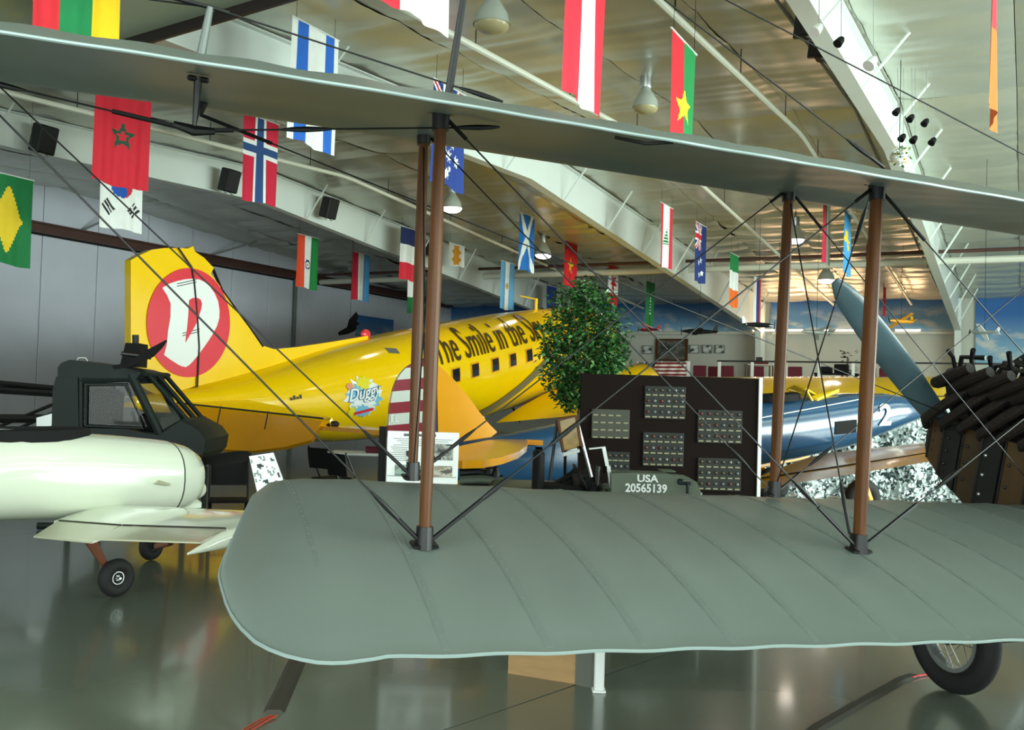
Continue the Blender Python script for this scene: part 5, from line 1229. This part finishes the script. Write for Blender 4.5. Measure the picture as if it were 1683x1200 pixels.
# framed pictures on the far wall
def wall_pic(x0, y0, x1, y1, label, name='framed_picture', pal=((60, 62, 60), (170, 176, 172), (206, 208, 200), (206, 208, 200)), seed=1, fr=.03, nx=12, ny=10):
    a, b = Pu(x0, y0, UF + .02), Pu(x1, y1, UF + .02); c = (a + b) / 2; wdt = (b - a).dot(VV); hgt = a.z - b.z
    t = thing(name, label, 'picture', c, 'pictures on the far wall')
    MB().bbox(c + U * .0, (wdt, .06, hgt), .008, (VV, U, vec(0, 0, 1))).build('frame', m_wood if nx > 12 else m_gbrace, t, smooth=0)
    photo(.5, .5, .84, .84, seed, t, lambda u_, v_: a + VV * wdt * u_ - vec(0, 0, hgt * v_) - U * .035 - U * ((b - a).dot(U) * 0), pal=pal, nx=nx, ny=ny, nrm=-U * .8)
for k, (x0, x1) in enumerate(((1134, 1149), (1155, 1170), (1176, 1191))): wall_pic(x0, 567, x1, 581, 'small framed picture on the far wall, %s to the right of the large dark picture' % ('first', 'second', 'third')[k], seed=30 + k)
wall_pic(1057, 568, 1072, 582, 'small framed picture on the far wall, just left of the large dark picture', seed=35)
wall_pic(1078, 557, 1130, 594, 'large dark grey picture of rubble on the far wall', pal=((52, 52, 46), (84, 82, 74), (112, 110, 100), (70, 72, 62)), seed=41, nx=26, ny=18)
q = Pu(1393, 590, UM + 2.0); st_ = thing('statue', 'dark potted plant standing behind the railing near the right pair of struts', 'plant', (q.x, q.y, zf_)); st_.name = 'potted_plant'
ORG[st_.name] = vec(q.x, q.y, zf_)
MB().lathe((q.x, q.y, zf_), (0, 0, 1), [(0, .16), (.3, .2), (.32, .16), (.33, .01)], 12).build('pot', m_rust, st_)
pl = MB(); rp = random.Random(9)
for k in range(90):
    a = rp.uniform(0, 2 * PI); h = rp.uniform(.5, 1.45); r_ = rp.uniform(.05, .26); p = vec(q.x + math.cos(a) * r_, q.y + math.sin(a) * r_, zf_ + h); d = vec(math.cos(a) * .13, math.sin(a) * .13, rp.uniform(-.08, .1)); s_ = vec(-math.sin(a), math.cos(a), 0) * .05
    b = len(pl.v); pl.v += [p, p + d * .5 + s_, p + d, p + d * .5 - s_]; pl.face((b, b + 1, b + 2, b + 3))
pl.build('foliage', mat('near_black_leaf', (30, 34, 26), .6), st_, smooth=0, kind='stuff'); MB().tube([(q.x, q.y, zf_ + .3), (q.x, q.y, zf_ + 1.3)], .03, 6).build('stem', m_bark, st_)
q = Pu(1248, 585, UM + 1.6); tb = thing('hall_table', 'small table with a red model on it behind the railing', 'table', (q.x, q.y, zf_))
MB().bbox((q.x, q.y, zf_ + .98), (.9, .5, .04), .01).build('table_top', m_wallw, tb)
for i in (-1, 1):
    for j in (-1, 1): MB().box((q.x + i * .4, q.y + j * .2, zf_ + .48), (.04, .04, .96)).build('leg', m_wood, tb, smooth=0)
md = thing('model_ship', 'small dark red model standing on the table behind the railing', 'model', (q.x, q.y, zf_ + 1.0))
MB().loft([[(q.x - .3 + .15 * i, q.y + y_ * w_, zf_ + 1.0 + z_) for y_, z_ in ((-.06, .1), (.06, .1), (.02, 0), (-.02, 0))] for i, w_ in enumerate((.1, .8, 1, .8, .2))]).build('hull', m_maroon, md); MB().bbox((q.x, q.y, zf_ + 1.17), (.2, .07, .14), .01).build('cabin', m_rust, md)
q = Pu(1375, 610, UM + 1.0); dk = thing('equipment_desk', 'dark desk with black equipment behind the railing', 'desk', (q.x, q.y, zf_))
MB().bbox((q.x, q.y, zf_ + .70), (1.3, .55, .05), .01, (VV, U, vec(0, 0, 1))).build('desk_top', m_blackmat, dk)
for i in (-.6, .6): MB().bbox((q.x + VV.x * i, q.y + VV.y * i, zf_ + .34), (.05, .5, .68), .005, (VV, U, vec(0, 0, 1))).build('side_panel', m_blackmat, dk)
for i, hh in ((-.35, .2), (.15, .28)): MB().bbox((q.x + VV.x * i, q.y + VV.y * i, zf_ + .73 + hh / 2), (.42, .3, hh), .02, (VV, U, vec(0, 0, 1))).build('equipment_case', m_blackmat, dk)
# ================================================================== HANGING MODEL AIRCRAFT
def model_plane(px, py, Y, L_, hdg, m_f, m_w, label, biplane=False, bank=.1, name='model_plane', swept=False):
    c = P(px, py, Y); t = thing(name, label, 'model aircraft', c, 'model aircraft hung from the roof')
    f = vec(math.cos(hdg), math.sin(hdg), 0); s_ = (vec(-math.sin(hdg), math.cos(hdg), 0) + vec(0, 0, bank)).normalized(); n = f.cross(s_)
    if n.z < 0: n = -n
    MB().tube([c - f * L_ * .5, c - f * L_ * .3, c, c + f * L_ * .3, c + f * L_ * .5], [L_ * .02, L_ * .05, L_ * .075, L_ * .065, L_ * .02], 10).build('fuselage', m_f, t)
    sw = L_ * .3 if swept else 0
    for k, hgt in enumerate(((-.03, .13) if biplane else (.0,))):
        a = L_ * (.42 if swept else .58)
        MB().prism([c + n * hgt * L_ + f * L_ * .18, c + n * hgt * L_ + s_ * a + f * (L_ * .14 - sw), c + n * hgt * L_ + s_ * a - f * (L_ * .0 + sw), c + n * hgt * L_ - f * L_ * .06, c + n * hgt * L_ - s_ * a - f * (sw), c + n * hgt * L_ - s_ * a + f * (L_ * .14 - sw)], n * L_ * .02).build('wing', m_w, t)
    MB().prism([c - f * L_ * .36, c - f * L_ * .46 + s_ * L_ * .2, c - f * L_ * .5 + s_ * L_ * .2, c - f * L_ * .5 - s_ * L_ * .2, c - f * L_ * .46 - s_ * L_ * .2], n * L_ * .015).build('tailplane', m_w, t)
    MB().prism([c - f * L_ * .34, c - f * L_ * .46 + n * L_ * .22, c - f * L_ * .53 + n * L_ * .22, c - f * L_ * .5], s_ * L_ * .015).build('tail_fin', m_w, t)
    if not swept: MB().tube([c + f * L_ * .52 - n * L_ * .14, c + f * L_ * .52, c + f * L_ * .52 + n * L_ * .14], [.006, .02, .006], 6).build('propeller', m_black, t)
    MB().tube([c + n * L_ * .07, vec(c.x, c.y, zc(c.dot(U)) - .06)], .005, 4).build('hanging_wire', m_wire, t)
    return t
m_gm = mat('grey_model_paint', (132, 138, 132), .5, var=.2, vs=8)
model_plane(1067, 542, 33, .75, 2.6, m_maroon, m_red, 'red model biplane hung before the far wall near the green flag', True)
model_plane(1020, 548, 38, .6, 2.9, m_white, m_red, 'red and white model plane hung just right of the tree')
model_plane(1343, 546, 27, .95, 3.4, m_gm, m_gm, 'grey model jet hung between the right pair of struts', swept=True, bank=.5, name='model_jet')
model_plane(1482, 528, 28, .85, 3.5, m_yeld, m_yeld, 'yellow brown model plane hung right of the grey propeller blade', bank=.4)
model_plane(1150, 545, 31, 1.1, 3.1, m_blackmat, m_cowld, 'black skeletal model glider hung above the small framed pictures')
model_plane(1246, 534, 26, .95, .3, m_blackmat, m_navy, 'dark model with long rotor hung beside the white roof column')
model_plane(1618, 546, 20, .55, 2.4, m_gm, m_white, 'grey white model hung above the engine at the right edge', bank=.5)
ea = P(575, 541, 30); eg = thing('eagle_figure', 'black eagle figure hung with raised wings above the yellow airliner', 'model bird', ea)
MB().tube([ea + vec(-.34, 0, -.16), ea + vec(-.1, 0, -.06), ea + vec(.1, 0, .02), ea + vec(.2, 0, .06)], [.05, .10, .09, .04], 8).build('body', m_blackmat, eg)
MB().loft([[ea + vec(-.12, 0, -.06), ea + vec(.1, 0, -.02), ea + vec(.1, .02, .0), ea + vec(-.12, .02, -.04)], [ea + vec(.0, -.25, .25), ea + vec(.24, -.25, .24), ea + vec(.24, -.23, .26), ea + vec(.0, -.23, .27)], [ea + vec(.22, -.3, .5), ea + vec(.3, -.3, .38), ea + vec(.3, -.29, .40), ea + vec(.22, -.29, .52)]]).build('wing', m_blackmat, eg)
MB().loft([[ea + vec(-.12, 0, -.06), ea + vec(.1, 0, -.02), ea + vec(.1, .02, .0), ea + vec(-.12, .02, -.04)], [ea + vec(-.05, .3, .2), ea + vec(.2, .3, .16), ea + vec(.2, .32, .18), ea + vec(-.05, .32, .22)], [ea + vec(.05, .55, .3), ea + vec(.2, .55, .2), ea + vec(.2, .56, .22), ea + vec(.05, .56, .32)]]).build('wing', m_blackmat, eg)
MB().tube([ea, vec(ea.x, ea.y, zc(ea.dot(U)) - .06)], .006, 4).build('hanging_wire', m_wire, eg)
# wreath or dark object on top of the airliner's far side
# ================================================================== FOLDING CHAIRS AND TABLE UNDER THE AIRLINER
def folding_chair(px, py, Y, rz, label):
    q = P(px, py, Y); o = vec(q.x, q.y, 0); t = thing('folding_chair', label, 'chair', o, 'black folding chairs'); X = vec(math.cos(rz), math.sin(rz), 0); Yv = vec(-math.sin(rz), math.cos(rz), 0); Z = vec(0, 0, 1)
    MB().loft([[o + X * x + Yv * (y + .03 * abs(x) * 3) + Z * z for x in (-.2, -.1, 0, .1, .2)] + [o + X * x + Yv * (y + .012 + .03 * abs(x) * 3) + Z * z for x in (.2, .1, 0, -.1, -.2)] for y, z in ((.2, .58), (.23, .72), (.25, .86))]).build('backrest', m_blackmat, t)
    MB().bbox(o + Z * .44, (.4, .4, .025), .01, (X, Yv, Z)).build('seat', m_blackmat, t)
    for sx in (-1, 1):
        MB().tube([o + X * sx * .2 + Yv * .26 + Z * .88, o + X * sx * .2 + Yv * .02 + Z * .42, o + X * sx * .2 - Yv * .26], .013, 6).build('leg', m_black, t)
        MB().tube([o + X * sx * .18 - Yv * .02 + Z * .44, o + X * sx * .18 + Yv * .28], .013, 6).build('leg', m_black, t)
    MB().tube([o + X * -.2 - Yv * .2 + Z * .12, o + X * .2 - Yv * .2 + Z * .12], .01, 6).build('stretcher', m_black, t)
folding_chair(546, 760, 13.6, PI * .8, 'black folding chair under the yellow airliner, left one of two at the white table')
folding_chair(580, 764, 12.5, PI * .75, 'black folding chair under the yellow airliner, nearer the white poster')
folding_chair(377, 780, 10.6, .3, 'black folding chair standing beyond the cream wing')
q = P(600, 752, 14.4); tb2 = thing('folding_table', 'long white topped folding table under the yellow airliner', 'table', (q.x, q.y, 0))
MB().bbox((q.x + .1, q.y, .74), (1.2, .6, .04), .01).build('table_top', m_white, tb2)
for i in (-.5, .6):
    for j in (-.25, .25): MB().tube([(q.x + .05 + i, q.y + j, .72), (q.x + .05 + i, q.y + j, 0)], .016, 6).build('leg', m_black, tb2)
q = P(612, 738, 14.3); bx_ = thing('red_box', 'small dark red box on the white folding table', 'box', (q.x, q.y, .76)); MB().bbox((q.x, q.y, .80), (.18, .12, .08), .01).build('carton', m_maroon, bx_); MB().bbox((q.x, q.y, .845), (.19, .13, .015), .004).build('lid', m_maroon, bx_)
# ================================================================== FLOOR THINGS
m_cov = mat('dark_rubber_cover', (64, 60, 52), .6, var=.1, vs=6)
def cover(pts, wd, label, name='cable_cover'):
    path = [Pz(x, y, 0) for x, y in pts]; rg = []
    for i, p in enumerate(path):
        t_ = (path[min(i + 1, len(path) - 1)] - path[max(0, i - 1)]).normalized(); sd = vec(-t_.y, t_.x, 0); rg.append([p + sd * wd, p + sd * wd * .55 + vec(0, 0, .016), p - sd * wd * .55 + vec(0, 0, .016), p - sd * wd, p - sd * wd + vec(0, 0, .001)][:4])
    t = thing(name, label, 'cable cover', path[0]); MB().loft(rg).build('cover_strip', m_cov, t, smooth=20); return t
c1 = cover([(500, 1040), (492, 1078), (470, 1128), (450, 1172)], .055, 'dark rubber cable cover on the floor at the left, orange cord coming out')
c2 = cover([(1290, 1240), (1345, 1196), (1400, 1164), (1450, 1136), (1482, 1118), (1502, 1112)], .042, 'dark rubber cable cover running to the spoked wheel')
m_orange = mat('orange_cord', (190, 72, 44), .5)
for k in range(3):
    o = MB().tube([Pz(446 + 5 * k, 1176, .01), Pz(425 + 5 * k, 1184 + 1.5 * k, .008), Pz(400 + 6 * k, 1199 + k, .008), Pz(370 + 8 * k, 1226, .008)], .004, 6).build('extension_cord', m_orange); tag(o, 'orange extension cord from the left cable cover, %s strand' % ('left', 'middle', 'right')[k], 'cord', 'orange cords')
MB().tube([Pz(1500, 1113, .012), Pz(1512, 1110, .01), Pz(1530, 1108, .008), Pz(1540, 1104, .008)], .006, 6).build('red_cord', m_red, c2)
# plywood box and white post beneath the wing
m_ply = mat('plywood', (168, 132, 86), .6, var=.15, vs=5, stretch=(1, 1, 5))
e0, e1, e2 = Pz(836, 1106, 0), Pz(947, 1124, 0), Pz(974, 1130, 0); dn_ = (e1 - e0).normalized(); dp = vec(-dn_.y, dn_.x, 0)
if dp.y < 0: dp = -dp
pbx = thing('plywood_box', 'plain plywood box with grey end standing on the floor under the wing', 'box', (e0 + e1) / 2)
MB().prism([e0, e1, e1 + vec(0, 0, .42), e0 + vec(0, 0, .42)], dp * .02).build('front_board', m_ply, pbx, smooth=0); MB().prism([e0 + dp * .4, e1 + dp * .4, e1 + dp * .4 + vec(0, 0, .42), e0 + dp * .4 + vec(0, 0, .42)], dp * .02).build('back_board', m_ply, pbx, smooth=0)
MB().prism([e0 + vec(0, 0, .42), e1 + vec(0, 0, .42), e1 + dp * .4 + vec(0, 0, .42), e0 + dp * .4 + vec(0, 0, .42)], (0, 0, .02)).build('lid', m_ply, pbx, smooth=0)
MB().prism([e1, e2, e2 + vec(0, 0, .42), e1 + vec(0, 0, .42)], dp * .04).build('end_board', mat('grey_painted_board', (92, 94, 86), .6), pbx, smooth=0)
wq = Pz(984, 1137, 0); wp_ = thing('white_post', 'white square post standing on the floor under the grey wing', 'post', wq)
MB().bbox((wq.x, wq.y, .43), (.055, .055, .85), .006).build('shaft', m_white, wp_); MB().bbox((wq.x, wq.y, .008), (.075, .075, .016), .003).build('foot', m_white, wp_)
# pale netting behind the trainer nose
nt_ = thing('camouflage_net', 'white and black snow camouflage net hung behind the trainer nose', 'net', P(1480, 810, 17.6))
m_nw = mat('white_net_scrap', (226, 236, 236), .8); m_nb = mat('black_net_scrap', (52, 66, 66), .8)
nb_ = MB(); rn = random.Random(12)
for k in range(5200):
    x, y = rn.uniform(1235, 1600), rn.uniform(668, 835); p = P(x, y, 17.6 + .12 * math.sin(x * .07) + rn.uniform(-.05, .05)); a = rn.uniform(0, PI); d = vec(math.cos(a), rn.uniform(-.6, .6), math.sin(a)) * rn.uniform(.03, .07); s_ = vec(-math.sin(a), rn.uniform(-.6, .6), math.cos(a)) * rn.uniform(.015, .04)
    nb_.cm = 0 if rn.random() < .68 else 1; b = len(nb_.v); nb_.v += [p - d, p + s_, p + d, p - s_]; nb_.face((b, b + 1, b + 2, b + 3))
nb_.build('net_scraps', [m_nw, m_nb], nt_, smooth=0, kind='stuff')
ba, bb2, bc, bdd = P(1235, 668, 17.75), P(1600, 668, 17.75), P(1600, 850, 17.75), P(1235, 850, 17.75)
MB().prism([vec(ba.x, 17.8, ba.z), vec(bb2.x, 17.8, ba.z), vec(bb2.x, 17.8, .02), vec(ba.x, 17.8, .02)], (0, .03, 0)).build('backing_sheet', mat('blue_white_sheet', (190, 206, 208), .8, var=.25, vs=6), nt_, smooth=0)
for x in (1235, 1420, 1600):
    q = P(x, 700, 17.86); MB().tube([(q.x, q.y, 0), (q.x, q.y, ba.z + .05)], .03, 8).build('net_pole', m_cowld, nt_)
# ================================================================== HANGING THINGS AT THE TOP
hb0, hb1 = P(186, 78, 10.9), P(540, -28, 9.9); dd_ = (hb1 - hb0).normalized()
hbm = thing('hanging_wing', 'dark edged wing panel hung from the roof above the upper wing, top left', 'wing panel', (hb0 + hb1) / 2)
sdv = vec(dd_.y, -dd_.x, 0).normalized(); sdv = -sdv if sdv.y < 0 else sdv
MB().loft([[p - vec(0, 0, .065), p + vec(0, 0, .065), p + sdv * .05 + vec(0, 0, .06), p + sdv * .05 - vec(0, 0, .06)] for p in (hb0, hb0.lerp(hb1, .5), hb1)]).build('spar', mat('black_brown_spar', (34, 24, 24), .5), hbm)
m_lg = mat('pale_green_fabric', (168, 178, 156), .5)
MB().loft([[p + vec(0, 0, .06), p + sdv * .05 + vec(0, 0, .07), p - sdv * .75 + vec(0, 0, .10), p - sdv * .75 + vec(0, 0, .07)] for p in (hb0, hb0.lerp(hb1, .5), hb1)]).build('wing_skin', m_lg, hbm)
MB().tube([hb0 - sdv * .76 + vec(0, 0, .085), hb1 - sdv * .76 + vec(0, 0, .085)], .02, 6).build('edge', m_lg, hbm)
for t_ in (.15, .85):
    p = hb0.lerp(hb1, t_); MB().tube([p + vec(0, 0, .07), vec(p.x, p.y, zc(p.dot(U)) - .05)], .006, 5).build('hanging_wire', m_wire, hbm)
def spot(px, py, Y, label, r=.07, white=False):
    c = P(px, py, Y); t = thing('spotlight', label, 'spotlight', c, 'spotlights by the bright roof frame'); d = vec(-.5, -.3, -.6).normalized()
    MB().lathe(c + d * r, -d, [(0, r * .8), (.0, r), (r * 1.6, r * .8), (r * 2.2, r * .5), (r * 2.25, .01)], 14).build('lamp_can', m_white if white else m_blackmat, t)
    MB().tube([c - d * r * .6, c - d * r * .6 + vec(0, 0, r * 2.2), vec(c.x, c.y, max(c.z + .2, zc(c.dot(U)) - .05)) ], .005, 5).build('bracket', m_alu, t)
for k, (x, y) in enumerate(((1474, 183), (1497, 194), (1521, 201), (1483, 226), (1502, 229), (1533, 232))): spot(x, y, 15.0, 'small black spotlight right of the bright roof frame, %s in the cluster' % ('upper left', 'upper middle', 'upper right', 'lower left', 'lower middle', 'lower right')[k], .055)
spot(1380, 68, 10.4, 'round dark spotlight on the bright roof frame beside the loudspeakers', .05)
spot(1432, 103, 11.2, 'white spotlight can below the bright roof frame, under the flange brace', .07, True); spot(1343, 48, 10.2, 'white spotlight can between the loudspeakers at the top', .06, True)
fb_ = P(1478, 256, 14.6); fl_ = thing('flower_basket', 'white hanging basket with small yellow flowers above the upper wing', 'basket', fb_)
bk = MB(); rb = random.Random(2)
for k in range(160):
    d = vec(rb.gauss(0, 1), rb.gauss(0, 1), rb.gauss(0, .7)).normalized() * .15 * rb.uniform(.5, 1); p = fb_ + d; s_ = vec(rb.uniform(-1, 1), rb.uniform(-1, 1), rb.uniform(-1, 1)).normalized() * .04; s2 = d.cross(s_).normalized() * .02; bk.cm = 0 if rb.random() < .6 else rb.choice((1, 2)); b = len(bk.v); bk.v += [p, p + s_ + s2, p + s_ * 2, p + s_ - s2]; bk.face((b, b + 1, b + 2, b + 3))
bk.build('foliage', [m_white, m_yel, m_leafs[1]], fl_, smooth=0, kind='stuff'); MB().lathe(fb_ - vec(0, 0, .12), (0, 0, 1), [(0, .02), (.02, .09), (.1, .14), (.11, .01)], 12).build('bowl', m_white, fl_)
MB().tube([fb_, vec(fb_.x, fb_.y, zc(fb_.dot(U)) - .05)], .006, 4).build('hanging_wire', m_wire, fl_)
